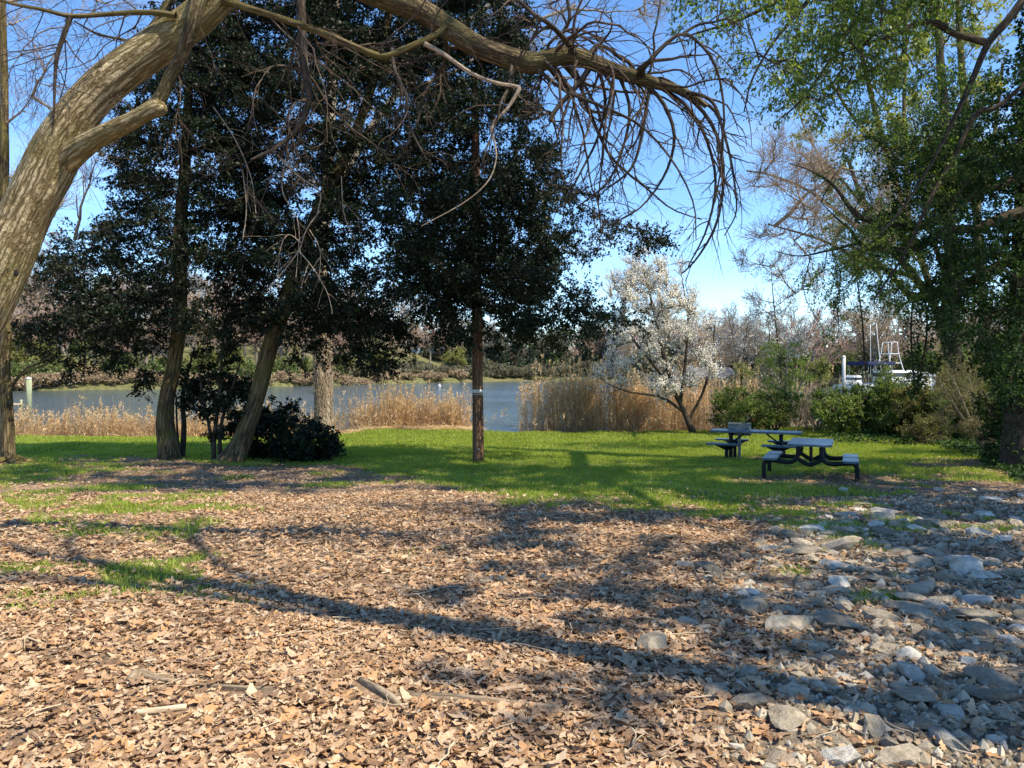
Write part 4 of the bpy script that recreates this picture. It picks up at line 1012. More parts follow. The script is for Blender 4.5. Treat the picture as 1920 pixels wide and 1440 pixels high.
# ------------------------------------------------------------------ trees at right
def lit_clear(S):
    """which leaf positions leave the sunny places of the ground and of the leaning trunk in the sun (gaps cut into the unseen crowns to shape their shade)"""
    g = S-SUN[None]*((S[:, 2]+.1)/SUN[2])[:, None]        # where the shadow of each leaf lands near the viewer
    g = S-SUN[None]*((S[:, 2]-H(g[:, 0], g[:, 1]))/SUN[2])[:, None]
    x, y = g[:, 0], g[:, 1]
    n = (fbm(x*.55, y*.55, 81)-.5)*4.5+(fbm(x*1.9, y*1.9, 82)-.5)*3.0
    left = sstep(.9, -.1, x+1.2-.12*(y-3)+n*.55)*sstep(14.4, 12.6, y+n*.5)       # sunny leaf litter at left
    front = sstep(4.3, 3.6, y+.25*np.clip(x, 0, 9)+n*.35)*sstep(2.6, 1.6, x+n*.4)
    lawn = sstep(17.8, 20, y+.10*x+n*.9)
    dap = sstep(.515, .585, fbm(x*.9, y*.9, 83)*.6+fbm(x*2.4, y*2.4, 84)*.4)*.95
    sunny = np.maximum.reduce([left, front, lawn, dap])
    # the leaning trunk and limb
    e1 = nrm(np.cross(SUN, [0, 0, 1])); e2 = np.cross(e1, SUN)
    p2 = np.stack([S@e1, S@e2], -1)
    ok = np.ones(len(S), bool)
    for q in TRUNK[8:62:3]:
        c = np.array([q@e1, q@e2]); ok &= (np.sum((p2-c)**2, -1) > .55**2)
    return (rng.random(len(S)) > sunny) & ok

def vine_tree(name, loc, label, trunk, tr, crowns, skel_extra=(), cat="tree"):
    t_ = thing(name, loc, label, cat)
    sk = []
    for pts, d, K, mat in trunk:
        P, R = pxpath(pts, d, K); m_ = MB(); tubes(m_, P, R, 14, wob=.15); part("trunk" if not sk else "limb", m_, mat, t_); sk.append(dense(P, 60))
    return t_, np.concatenate(sk)

def spray_crown(tree, skel, tips, per2, per3, lv, size, mat, ratio=.5, bark=M_BARK_DARK, flt=None, arch=.08, droop3=-.06, L2=(.4, 1.1), L3=(.2, .55), r0=.008, flat=.3, jit=.03, drp=.25, rel2=False, twigs=True, name="crown"):
    P, R = reach(skel, tips, 8, arch=arch, r0=r0, rlen=.007)
    s2, q2 = sub(P, R, per2, 6, L2, (30, 70), (.25, 1), .13, (0, 0, droop3*.5), .5, flat=flat, rel=rel2, rmin=.004)
    s3, q3 = sub(s2, q2, per3, 5, L3, (25, 65), (.2, 1), .12, (0, 0, droop3), .6, flat=flat, rel=False, rmin=.0022)
    S, T = on_twigs(np.concatenate([s3, s2[:, 1:]]), lv, jit=jit)
    if flt is not None: S, T = keep(S, T, flt(S))
    m_ = MB(); leaves(m_, S, T, size, ratio, drp); part(name, m_, mat, tree)
    if twigs:
        m_ = MB(); tubes(m_, P, R, 6); tubes(m_, s2, q2, 4); tubes(m_, s3, q3, 3); part("twigs", m_, bark, tree, kind="stuff")
    return P

def ivy_on(tree, P, r, per_m, size, mat=M_IVY, hang=.0):
    L_ = np.linalg.norm(np.diff(P, axis=0), axis=1); n = int(L_.sum()*per_m)
    i = rng.choice(len(P)-1, n, p=L_/L_.sum()); u = rng.random(n)[:, None]
    c = P[i]*(1-u)+P[i+1]*u; t = nrm(P[i+1]-P[i])
    o = nrm(np.cross(t, rng.normal(size=(n, 3))))
    rr = r*(.55+.6*fbm(c[:, 2]*1.3+o[:, 0], c[:, 0]*1.3+o[:, 1], 91)+.35*rng.random(n))
    S = c+o*rr[:, None]; S[:, 2] -= hang*rng.random(n)
    m_ = MB(); leaves(m_, S, o+np.array([0, 0, -.3]), size, .85, .4, .8); part("ivy", m_, mat, tree)

# near dark ivy tree on the right edge; its crown goes far above the frame
gA = gp(1915, 880); dA = (gA-CAM)@FW
tA, skA = vine_tree("ivy_tree", gA, "dark ivy covered tree at the right edge, thick sinuous boughs reaching left",
    [([(1915, 900, 70), (1912, 800, 60), (1918, 700, 56), (1922, 560, 52), (1925, 420, 48), (1935, 250, 44), (1945, 60, 40), (1950, -200, 36), (1955, -500, 30), (1950, -900, 20)], dA, 60, M_BARK_DARK),
     ([(1930, 325, 20), (1880, 345, 19), (1830, 362, 18), (1785, 388, 17), (1748, 418, 16), (1700, 426, 14), (1650, 418, 12), (1605, 402, 10), (1565, 350, 6), (1520, 320, 3.5), (1480, 306, 1.5)], dA-.4, 40, M_BARK_DARK),
     ([(1925, 395, 21), (1880, 408, 19), (1830, 428, 17), (1785, 430, 16), (1752, 444, 16), (1722, 464, 15), (1680, 471, 13), (1645, 468, 11), (1612, 456, 9), (1594, 430, 6), (1570, 410, 3.5), (1540, 380, 1.5)], dA-.8, 40, M_BARK_DARK),
     ([(1925, 470, 22), (1870, 500, 19), (1810, 534, 17), (1760, 547, 15), (1712, 556, 14), (1684, 530, 11), (1660, 505, 9), (1630, 488, 7), (1600, 478, 4)], dA+1.0, 34, M_BARK_DARK),
     ([(1610, 456, 7), (1560, 468, 4.5), (1500, 480, 2.5), (1450, 470, 1.2)], dA-.8, 16, M_BARK_DARK),
     ([(1930, 150, 9), (1870, 200, 8), (1830, 215, 8), (1790, 290, 9), (1740, 380, 7), (1700, 470, 5), (1640, 560, 3)], dA-2, 26, M_BARK_DARK)], None, None)
dk = [(1950, 90), (1870, 140), (1800, 230), (1730, 290), (1710, 370), (1780, 470), (1770, 560), (1810, 660), (1860, 740), (1950, 760)]
tips = in_poly(dk, 120, dA-.3, 2.6)
spray_crown(tA, skA, tips, 6, 6, 7, (.05, .10), M_IVY, .7, arch=.05)
tips = in_poly([(1600, 330), (1700, 300), (1760, 470), (1740, 560), (1620, 560), (1570, 640), (1530, 540), (1500, 470), (1560, 420)], 50, dA-.6, 1.6)
spray_crown(tA, skA, tips, 6, 5, 6, (.045, .08), M_FRESH, .5, droop3=-.12)
tips = in_poly([(1560, 200), (1650, 180), (1760, 210), (1830, 330), (1760, 420), (1660, 360), (1580, 300)], 30, dA-1.2, 1.6)
spray_crown(tA, skA, tips, 6, 5, 5, (.045, .08), M_FRESH, .5, droop3=-.10)
tips = in_poly([(1640, 230), (1800, 200), (1820, 330), (1790, 480), (1800, 640), (1730, 640), (1690, 520), (1650, 400)], 34, dA, 1.8)
spray_crown(tA, skA, tips, 6, 5, 5, (.05, .095), M_IVY, .7)
ivy_on(tA, skA[0:60], .33, 420, (.06, .11))
for k in range(1, 4): ivy_on(tA, skA[60*k:60*k+42], .10, 130, (.05, .09))
# hanging vines below the lowest bough
vp, vr = [], []
for q in [[(1712, 556, 5), (1708, 620, 5), (1712, 690, 6), (1716, 740, 4)], [(1735, 556, 5), (1738, 620, 6), (1728, 690, 5), (1720, 730, 4)], [(1660, 505, 3), (1650, 540, 2.4), (1664, 590, 2)], [(1600, 480, 4), (1612, 560, 4), (1618, 620, 5), (1622, 690, 4), (1624, 700, 2)],
          [(1560, 470, 3), (1576, 520, 2.4), (1562, 590, 2)], [(1520, 480, 3), (1508, 550, 2.2), (1545, 620, 1.6)]]:
    P, R = pxpath(q, dA+.6, 20); vp.append(P); vr.append(R*.7)
m_ = MB(); tubes(m_, np.array(vp), np.array(vr), 6)
s2, q2 = sub(np.array(vp), np.array(vr), 7, 5, (.15, .45), (20, 60), (.0, 1), .15, (0, 0, -.2), .6, rel=False, rmin=.002); tubes(m_, s2, q2, 4)
part("vines", m_, M_BARK_DARK, tA, kind="stuff")
m_ = MB(); S, T = on_twigs(np.concatenate([np.array(vp)[:2, ::4][:, :5]]+[s2]), 9, (0, 1), .06); leaves(m_, S, T, (.04, .08), .7, .5); part("ivy", m_, M_IVY, tA)
for k in (0, 1): ivy_on(tA, vp[k], .13, 190, (.05, .08))

# fresh leafed boughs of the ivy tree that come forward over the top right corner
dB = 8.6
tB = tA; skB = []
for q in [[(1950, -420, 40, dA), (2020, -430, 38, 12), (2110, -400, 36, 10), (2120, -260, 28), (2020, -110, 22), (1935, -20, 17), (1890, 38, 15), (1852, 82, 13), (1825, 145, 11), (1795, 210, 9), (1750, 300, 6), (1700, 380, 4.5), (1650, 440, 3)],
          [(1850, 80, 14), (1815, 70, 12), (1785, 62, 11), (1752, 42, 12), (1715, 46, 11), (1688, 62, 9), (1650, 75, 6), (1590, 95, 4), (1540, 120, 3)],
          [(1690, 55, 5), (1694, 80, 4), (1690, 110, 2.5)],
          [(2060, -180, 22), (1860, -150, 18), (1700, -120, 14), (1560, -60, 11), (1460, 0, 8), (1380, 40, 6), (1320, 58, 4), (1282, 70, 3)],
          [(1560, -60, 8), (1500, 20, 7), (1450, 80, 5), (1410, 150, 4), (1395, 210, 2.5)], [(1700, -120, 9), (1640, -20, 8), (1590, 60, 6), (1545, 130, 5), (1500, 190, 3.5), (1460, 225, 2)]]:
    p, r = pxpath(q, dB, 30); m_ = MB(); tubes(m_, p, r, 10, wob=.1); part("limb", m_, M_BARK_DARK, tA); skB.append(dense(p, 40))
skB = np.concatenate(skB)
tips = in_poly([(1262, -60), (1290, 30), (1330, 60), (1380, 100), (1385, 190), (1420, 200), (1450, 130), (1480, 170), (1470, 215), (1560, 200), (1640, 170), (1760, 180), (1800, 120), (1800, -80)], 60, dB, 1.3)
spray_crown(tA, skB, tips, 5, 5, 7, (.04, .075), M_FRESH, .42, droop3=-.16, L2=(.3, .9), L3=(.15, .45), drp=.5)
# tall tree standing to the right of the viewer, outside the picture: its trunk and crown throw the shade on the foreground
gB = np.array([6.0, 1.08, float(H(6.0, 1.08))])
tD = thing("shade_tree", gB, "tall leafy tree standing just outside the picture at right, trunk shadow crossing the leaves", "tree")
P, R = smooth_path([[6.0, 1.08, gB[2]-.2, .30], [6.0, 1.08, 2, .22], [6.05, 1.1, 5, .20], [6.0, 1.1, 9, .17], [6.05, 1.12, 13, .14], [6.0, 1.1, 18, .07]], 40)
m_ = MB(); tubes(m_, P, R, 16, wob=.1); part("trunk", m_, M_BARK_DARK, tD); skD = dense(P, 60)[14:]
for q in [[(6, 1.1, 8, .09), (5.0, 1.5, 9.5, .075), (3.6, 2.2, 10.3, .06), (2.0, 2.6, 11.2, .04), (.6, 3.4, 11.8, .02)], [(6, 1.1, 10.5, .08), (5.2, 2.0, 11.8, .06), (4.6, 3.4, 12.6, .05), (4.2, 5.0, 13.0, .03)], [(6, 1.1, 13, .07), (4.8, .9, 14.5, .05), (3.2, 1.2, 15.6, .04), (1.6, 1.0, 16.4, .02)], [(3.6, 2.2, 10.3, .05), (2.8, 3.4, 11.5, .04), (2.6, 4.8, 12.2, .02)]]:
    p, r = smooth_path(q, 24); m_ = MB(); tubes(m_, p, r, 8, wob=.1); s2, q2 = sub(p[None], r[None], 12, 8, (.8, 2.2), (25, 60), (.2, 1), .12, (0, 0, .02), .45, rel=False, rmin=.01); tubes(m_, s2, q2, 5); part("limb", m_, M_BARK_DARK, tD)
# unseen upper crowns added above the frame to shade ground, stones and tables
def crown_off(tree, sk, c, rad, n, size, mat, per=(6, 6, 7), flt=lit_clear):
    tp = []
    while len(tp) < n:
        q = rng.normal(size=(n*3, 3)); q = q/np.linalg.norm(q, axis=1, keepdims=True)*(rng.random((n*3, 1))**.4)*np.array(rad)+np.array(c)
        px, py, dd_ = proj(q); m = (dd_ < .5) | (px > 2030) | (py < -110)
        tp += list(q[m])
    spray_crown(tree, sk, np.array(tp[:n]), *per, size, mat, .7, flt=flt, L2=(.6, 1.4), L3=(.3, .7))
crown_off(tD, skD, (9.2, 4.0, 10.5), (5.6, 5.2, 5.0), 150, (.10, .16), M_FRESH)
crown_off(tA, skA[:60], (10, 11.5, 12), (5.2, 4.6, 5.0), 150, (.11, .18), M_IVY)
crown_off(tA, skA[:60], (14, 8.5, 10.5), (4.5, 5.2, 4.5), 120, (.10, .17), M_IVY)
crown_off(tA, skA[:60], (5.5, 11, 16.5), (6.2, 4.6, 4.2), 240, (.11, .18), M_IVY)

# ivy column behind the dark shrubs, tall lime budding trees, bare brown tree
gC = at(1790, 800, 30); gC[2] = H(gC[0], gC[1])
tC, skC = vine_tree("ivy_tree", gC, "farther ivy wrapped trunk rising behind the dark shrubs at right",
    [([(1795, 850, 26), (1792, 700, 24), (1786, 560, 22), (1780, 400, 20), (1772, 240, 17), (1760, 60, 13), (1750, -150, 8)], 30, 40, M_BARK_DARK),
     ([(1786, 560, 12), (1760, 480, 9), (1735, 400, 7), (1720, 300, 4)], 30, 16, M_BARK_DARK)], None, None)
ivy_on(tC, skC[:45], .34, 300, (.07, .12)); 
tips = in_poly([(1700, 150), (1850, 100), (1880, 400), (1840, 650), (1750, 640), (1720, 400)], 60, 30, 2.6)
spray_crown(tC, skC, tips, 5, 5, 6, (.07, .12), M_IVY, .6)

tips = in_poly([(1480, -120), (1700, -120), (1740, 200), (1700, 480), (1600, 520), (1530, 350), (1470, 150)], 60, 36, 3.2)
bare_tree("budding_tree", [(1790, 800, 13), (1782, 700, 12), (1750, 560, 12), (1705, 420, 11), (1660, 280, 10), (1625, 140, 9), (1595, 0, 7), (1575, -160, 5)], 36, tips, "tall tree with sunlit yellow green buds behind the tables", M_BARK_HOLLY, M_TWIG_TAN, n2=6, n3=6, n4=0, tw=.007, leafmat=M_LIME, lv=13, lsize=(.07, .15),
          extra=[[(1705, 420, 9), (1700, 330, 8), (1695, 200, 7), (1700, 60, 5), (1705, -80, 4)], [(1660, 280, 7), (1600, 220, 6), (1545, 130, 4)]])
tips = in_poly([(1700, -120), (1900, -120), (1900, 300), (1800, 420), (1720, 300)], 40, 38, 3)
bare_tree("budding_tree", [(1850, 800, 17), (1845, 650, 16), (1835, 450, 14), (1815, 250, 15), (1800, 80, 11), (1790, -150, 6)], 38, tips, "second tall budding tree, to the right of the first, half hidden by ivy", M_BARK_HOLLY, M_TWIG_TAN, n2=6, n3=6, n4=0, tw=.007, leafmat=M_LIME, lv=13, lsize=(.07, .15),
          extra=[[(1830, 400, 10), (1860, 280, 8), (1880, 120, 5)]])
tips = in_poly([(1385, 340), (1425, 260), (1500, 235), (1600, 250), (1690, 300), (1720, 430), (1600, 500), (1500, 480), (1410, 450)], 80, 23.5, 2.0)
bare_tree("bare_tree", [(1805, 835, 17), (1795, 700, 16), (1765, 600, 15), (1715, 520, 14), (1660, 450, 12), (1620, 380, 10), (1590, 300, 6)], 31, tips, "bare brown tree arching left against the blue sky above the tables", M_BARK_DARK, M_TWIG_TAN, n2=6, n3=5, n4=3, tw=.0045, lowbias=.2,
          extra=[[(1680, 480, 10), (1600, 420, 8), (1520, 360, 6), (1450, 330, 4), (1400, 320, 3)], [(1715, 520, 9), (1620, 490, 7), (1540, 450, 5), (1440, 420, 3)], [(1640, 415, 8), (1580, 340, 6), (1520, 290, 4)]])

# blossoming pear
gP = gp(1301, 813); dP = (gP-CAM)@FW
tips = np.vstack([in_poly([(1172, 490), (1215, 465), (1245, 500), (1290, 560), (1335, 600), (1345, 700), (1320, 740), (1240, 760), (1160, 720), (1125, 690), (1135, 600), (1160, 560)], 70, dP, 1.5), in_poly([(1165, 510), (1205, 470), (1250, 510), (1320, 580), (1340, 650), (1150, 650), (1140, 560)], 45, dP, 1.5),
                  [at(a, b, dP+c) for a, b, c in [(1178, 482, 0), (1205, 468, .5), (1190, 500, -.5), (1275, 500, 0), (1300, 545, .6), (1150, 520, 0), (1240, 520, -.6), (1335, 660, 0), (1120, 700, 0), (1130, 740, .4)]]])
bare_tree("blossom_tree", [(1302, 818, 14), (1292, 795, 11), (1280, 765, 9), (1266, 738, 8), (1254, 700, 7), (1240, 650, 7), (1225, 580, 5), (1208, 510, 3)], dP, tips, "white blossoming pear tree leaning left over the golden reeds", M_BARK_DARK, M_TWIG_DARK, n2=6, n3=6, n4=0, tw=.006, leafmat=M_BLOSSOM, lv=9, lsize=(.045, .085), lowbias=1.2, skel0=.25, r0=.012, rlen=.008, trop=.12, L3=(.3, .9), arch=-.1,
          extra=[[(1275, 755, 8), (1285, 680, 6), (1290, 600, 4), (1280, 530, 2.5)], [(1266, 738, 7), (1230, 690, 5), (1190, 640, 4), (1160, 580, 2.5)], [(1285, 775, 6), (1240, 745, 5), (1180, 735, 3), (1140, 720, 2)], [(1290, 790, 6), (1320, 730, 5), (1335, 660, 3), (1340, 610, 2)]])
tips = in_poly([(1330, 560), (1400, 460), (1500, 440), (1560, 520), (1540, 660), (1440, 700), (1350, 680)], 30, 42, 3)
bare_tree("blossom_tree", [(1470, 800, 7), (1466, 720, 6), (1458, 640, 4), (1450, 560, 2), (1445, 500, .8)], 42, tips, "sparser blossoming tree behind the green shrub, right of the white pear", M_BARK_HOLLY, M_TWIG_TAN, n2=6, n3=6, n4=2, tw=.008, leafmat=M_BLOSSOM, lv=2, lsize=(.06, .11), lowbias=1.0, trop=.06)

# ------------------------------------------------------------------ shrubs along the water edge
def shrub(name, px, py, d, w_, h_, label, mat, bark=M_TWIG_DARK, n=40, per=(5, 5, 6), size=(.04, .08), nst=7, cat="shrub", depth=None, ratio=.6, group=None, topb=.45):
    g = gp(px, py) if d is None else at(px, py, d); g[2] = H(g[0], g[1])
    t_ = thing(name, g, label, cat, group); dd_ = depth or w_*.8; sk = []
    for i in range(nst):
        a = rng.uniform(0, 6.28); q = [[g[0]+math.cos(a)*.12*w_*u, g[1]+math.sin(a)*.12*w_*u, g[2]-.05+h_*(u*.75)+0*u, .028*(1-.7*u)*math.sqrt(h_)] for u in (0, .3, .6, 1)]
        for k in range(4):
            q[k][0] += math.cos(a)*w_*.3*(k/3)**1.3; q[k][1] += math.sin(a)*dd_*.3*(k/3)**1.3
        P, R = smooth_path(q, 12); m_ = MB(); tubes(m_, P, R, 6, wob=.1); part("stem", m_, bark, t_); sk.append(P)
    q = rng.normal(size=(n, 3)); q = q/np.linalg.norm(q, axis=1, keepdims=True)*(rng.random((n, 1))**.35)
    lump = 1+.35*(fbm(q[:, 0]*2+px, q[:, 1]*2+py, 77)-.5)[:, None]*2
    q = q*lump*np.array([w_/2, dd_/2, h_*.5]); q[:, 2] = np.maximum(q[:, 2], -h_*.46)
    tips = g+q+np.array([0, 0, h_*.5])
    spray_crown(t_, np.concatenate(sk), tips, *per, size, mat, ratio, bark, L2=(.2, .55), L3=(.12, .4), droop3=.0, r0=.006)
    return t_
shrub("shrub", 1385, 812, 32.5, 2.9, 1.9, "bright green shrub at the water edge behind the farther table", M_BUSH, n=60, per=(5, 5, 7), size=(.05, .1))
shrub("shrub", 1455, 810, 33, 2.0, 1.8, "green shrub beside the bright one, right of the grill", M_BUSH, n=44, per=(5, 5, 7), size=(.05, .1))
shrub("small_tree", 1468, 808, 35.5, 3.0, 4.4, "small light green tree in new leaf over the shrub behind the tables", M_FRESH, M_TWIG_TAN, n=46, per=(5, 5, 5), size=(.05, .09), nst=4, cat="tree")
shrub("shrub", 1535, 806, 33.5, 2.2, 1.5, "yellowish sparse shrub among dry stems right of the small light green tree", M_OLIVE, M_TWIG_TAN, n=34, per=(5, 6, 3), size=(.04, .08))
for px, d, w_, h_, lb in [(1615, 30, 2.9, 2.3, "dark leafy shrub at the left end of the row behind the nearer table"), (1690, 29.5, 3.0, 2.5, "dark shrub in the middle of the row, below the moored boats"),
                          (1765, 28.0, 2.8, 2.6, "tall dark shrub of the row, under the hanging vines"), (1840, 26.5, 2.6, 2.6, "rightmost dark shrub of the row, next to the ivy trunk")]:
    shrub("shrub", px, 812, d, w_*1.25, h_*.84, lb, M_OLIVE if px == 1765 else M_BUSH, n=85, per=(5, 6, 8), size=(.06, .11), group="dark shrubs along the lawn")
shrub("shrub", 1640, 811, 33, 3.4, 2.5, "green shrub with tan stems standing behind the dark row", M_BUSH, M_TWIG_TAN, n=46, per=(5, 5, 6), size=(.05, .1))
shrub("shrub", 1846, 826, 21.5, 3.2, 3.0, "feathery olive shrub with pale forked stems at right, before the dark row", M_OLIVE, M_TWIG_TAN, n=80, per=(6, 7, 6), size=(.03, .06), nst=9, ratio=.4)
shrub("shrub", 1905, 842, 18.5, 2.0, 2.4, "deep green shrub at the right edge beside the ivy tree", M_IVY, n=46, per=(5, 6, 7), size=(.05, .09))
shrub("shrub", 1730, 818, 25.5, 1.4, .9, "low pale speckled shrub before the dark row", M_OLIVE, n=26, per=(4, 5, 6), size=(.04, .07))

# ground ivy along the right edge of the lawn
mb = MB(); n = 30000
px_ = rng.uniform(1560, 2050, n); d_ = rng.uniform(14, 30, n); x = (px_-960)/F*d_; y = d_
edge = np.interp(px_, [1560, 1700, 1800, 1870, 1920, 2050], [27.5, 26.5, 22, 17, 14, 12])
k = (y > edge+(fbm(x, y, 15)-.5)*4) & (rng.random(n) < .8); x, y = x[k], y[k]
S = np.stack([x, y, H(x, y)+rng.uniform(.02, .16, len(x))], -1); leaves(mb, S, rng.normal(size=S.shape)*[1, 1, .2]+[0, 0, .35], (.05, .10), .9, .0, .6)
part("ground_ivy", mb, M_IVY, label="dark ivy ground cover under the shrubs at right", cat="ground cover", kind="stuff", smooth=False)

# ------------------------------------------------------------------ reeds
def reed_bed(label, xy, n, h, plume=.6, lean=.22, tall=.12):
    mb = MB(); x = []; y = []; tot = sum(a[4] for a in xy)
    for cx, cy, rx, ry, wt in xy:
        k = int(n*wt/tot); a = rng.uniform(0, 6.28, k); r = rng.random(k)**.5; x.append(cx+rx*r*np.cos(a)); y.append(cy+ry*r*np.sin(a))
    x = np.concatenate(x); y = np.concatenate(y); m = len(x)
    z = np.maximum(H(x, y), WATER_Z-.25)
    hh = rng.uniform(h[0], h[1], m)*(.8+.4*fbm(x*.7, y*.7, 13)); tl = rng.random(m) < tall; hh = np.where(tl, hh*1.38, hh)
    la = rng.uniform(0, 6.28, m); l = np.abs(rng.normal(0, lean, m))*hh; flat_ = rng.random(m) < .08; l = np.where(flat_, hh*rng.uniform(.5, .9, m), l); hh = np.where(flat_, hh*.55, hh)
    K = 5; u = np.linspace(0, 1, K)
    P = np.stack([x[:, None]+np.cos(la)[:, None]*l[:, None]*u**1.8, y[:, None]+np.sin(la)[:, None]*l[:, None]*u**1.8, z[:, None]+hh[:, None]*u], -1)
    tubes(mb, P, rng.uniform(.005, .012, m)[:, None]*np.linspace(1, .5, K)[None], 3)
    # blades along the stems
    S, T = on_twigs(P, 4, (.08, .8), .01)
    n_ = len(S); D = nrm(T*.9+rng.normal(size=(n_, 3))*.42); D[:, 2] = np.abs(D[:, 2])
    ln = rng.uniform(.25, .6, n_)[:, None]; sd = nrm(np.cross(D, rng.normal(size=(n_, 3))))*rng.uniform(.006, .012, n_)[:, None]
    md = S+D*ln*.55; tp = md+nrm(D+np.array([0, 0, -.9]))*ln*.45
    V = np.stack([S-sd*.6, S+sd*.6, md+sd, tp, md-sd], 1); i = np.arange(n_*5).reshape(n_, 5)
    mb.add(V, i[:, [0, 1, 2, 4]], i[:, [4, 2, 3]], np.repeat(rng.random(n_), 5))
    # plumes
    k = rng.random(m) < plume; tp = P[k, -1]; n_ = len(tp)
    S = np.repeat(tp, 12, 0)+np.stack([rng.normal(0, .03, n_*12), rng.normal(0, .03, n_*12), rng.uniform(-.2, .18, n_*12)], -1)
    leaves(mb, S, np.tile([.25, .1, .9], (len(S), 1)), (.07, .15), .35, -.2, .5)
    return part("reeds", mb, M_REED, label=label, cat="reeds", kind="stuff")
reed_bed("golden dry reeds with plumes at the water edge, right of the pole", [(2.2, 35.6, 1.9, 1.0, 1.0), (4.6, 35.8, 2.2, 1.1, 1.3), (7.0, 36.3, 2.4, 1.1, 1.3), (10, 38, 3, 1.3, .9), (13, 40, 3, 1.4, .7)], 3000, (1.9, 2.95), .6, .09)
reed_bed("thin dry reeds with tall plumes between the pole and the pale trunk", [(-4.4, 38.0, 2.0, .8, 1.0), (-6.4, 37.3, 1.7, 1.0, 1.0), (-2.6, 37.6, .7, .5, .25)], 1700, (.9, 2.0), .45, .16, .3)
reed_bed("dry reeds at the water edge behind the holly trunks at left", [(-9.5, 33.4, 2.2, .8, .8), (-13, 32.8, 2.4, .8, 1.2), (-17, 32.7, 2.4, .8, 1.2), (-20.3, 32.6, 1.4, .8, .6)], 2500, (.75, 1.5), .4, .15, .3)
# flattened straw at the bank
mb = MB(); n = 5000; x = rng.uniform(-8, -1.5, n); y = np.interp(x, SH_X, SH_Y)+rng.normal(.6, .5, n)
S = np.stack([x, y, H(x, y)+.03+rng.uniform(0, .10, n)], -1); D = rng.normal(size=(n, 3))*[1, 1, .12]; leaves(mb, S, D, (.3, .7), .03, 0, .1)
part("straw", mb, M_REED, label="flattened straw on the bank below the thin reeds", cat="straw", kind="stuff")
# dry brown brush among the shrubs
mb = MB(); g = np.array([at(px, 806, dd_) for px, dd_ in zip(rng.uniform(1490, 1600, 60), rng.uniform(32, 35, 60))]); g[:, 2] = H(g[:, 0], g[:, 1])
P = g[:, None]+np.linspace(0, 1, 6)[None, :, None]*np.array([0, 0, 1.0])*rng.uniform(.8, 2.2, 60)[:, None, None]+np.cumsum(rng.normal(0, .07, (60, 6, 3))*[1, 1, 0], 1)
tubes(mb, P, np.full((60, 6), .012)); s2, q2 = sub(P, np.full((60, 6), .012), 7, 6, (.3, .9), (15, 60), (.1, 1), .15, (0, 0, -.02), .6, rel=False, rmin=.005); tubes(mb, s2, q2, 4); s3, q3 = sub(s2, q2, 4, 5, (.2, .5), (20, 60), (.2, 1), .15, (0, 0, 0), .7, rel=False, rmin=.004); tubes(mb, s3, q3, 3)
part("brush", mb, M_TWIG_TAN, label="tangled dry tan brush between the green and the dark shrubs", cat="brush", kind="stuff")

# ------------------------------------------------------------------ far bank
def proto_tree(name, h, kind, seed, label, group):
    t_ = thing(name, (0, 0, 0), label, "tree", group)
    r = np.random.default_rng(seed)
    top = .9 if kind == 'pine' else .55
    P, R = smooth_path([[0, 0, -1, .30], [r.normal(0, .1), r.normal(0, .1), h*.2, .24], [r.normal(0, .4), r.normal(0, .4), h*top*.6, .17], [r.normal(0, .6), r.normal(0, .6), h*top, .07]], 16)
    m_ = MB(); tubes(m_, P, R, 7)
    if kind == 'pine':
        part("trunk", m_, M_BARK_DARK, t_)
        p1, r1 = sub(P[None, 4:], R[None, 4:], 46, 6, (.18*h, .30*h), (65, 95), (0, 1), .08, (0, 0, .02), .4, rel=False, rmin=.03, taper=.75)
        S, T = on_twigs(p1, 26, (.2, 1), .3); m_ = MB(); leaves(m_, S, T, (.5, 1.0), .3, .1); tubes(m_, p1, r1, 3); part("crown", m_, M_PINE, t_)
    else:
        p1, r1 = sub(P[None, 6:], R[None, 6:], 12, 7, (.35*h, .55*h), (20, 55), (.1, 1), .12, (0, 0, .05), .6, rel=False, rmin=.05, taper=.3)
        tubes(m_, p1, r1, 5); part("trunk", m_, M_FARBARK, t_)
        s2, q2 = sub(p1, r1, 9, 6, (.14*h, .28*h), (20, 60), (.2, 1), .12, (0, 0, .04), .5, rel=False, rmin=.04)
        s3, q3 = sub(s2, q2, 11, 4, (.05*h, .14*h), (20, 60), (.1, 1), .1, (0, 0, .03), .6, rel=False, rmin=.03)
        m_ = MB(); tubes(m_, s2, q2, 3); tubes(m_, s3, q3, 3)
        if kind == 'bare': part("crown", m_, M_FARTWIG[seed % 3], t_)
        else:
            S, T = on_twigs(s3, 5, (.1, 1), .1); leaves(m_, S, T, (.2, .45), .7, .1, 1.2); part("crown", m_, M_FARLEAF[seed % 2], t_)
    return t_
def far_bush(name, seed, mat, label, group, w_=4.0, h_=2.6, tw=M_TWIG_TAN):
    t_ = thing(name, (0, 0, 0), label, "shrub", group); r = np.random.default_rng(seed)
    q = r.normal(size=(60, 3)); q = q/np.linalg.norm(q, axis=1, keepdims=True)*r.random((60, 1))**.4*[w_/2, w_/2, h_*.55]+[0, 0, h_*.45]; q[:, 2] = np.maximum(q[:, 2], .1)
    p, rr_ = reach(np.array([[0, 0, -.3], [0, 0, .2], [.3, 0, .5], [-.3, .2, .5]]), q, 6, r0=.03)
    s2, q2 = sub(p, rr_, 6, 5, (.4, 1.0), (20, 70), (.2, 1), .15, (0, 0, .02), .6, rel=False, rmin=.016)
    m_ = MB(); tubes(m_, p, rr_, 4); tubes(m_, s2, q2, 3); part("stem", m_, tw, t_)
    m_ = MB(); S, T = on_twigs(s2, 7, (.1, 1), .08); leaves(m_, S, T, (.16, .34), .7, .1, 1.2); part("crown", m_, mat, t_)
    return t_
M_PINE = leaf_mat("pine_needle", [(.015, .03, .016), (.03, .055, .026), (.05, .085, .035)], rough=.6, transl=.1)
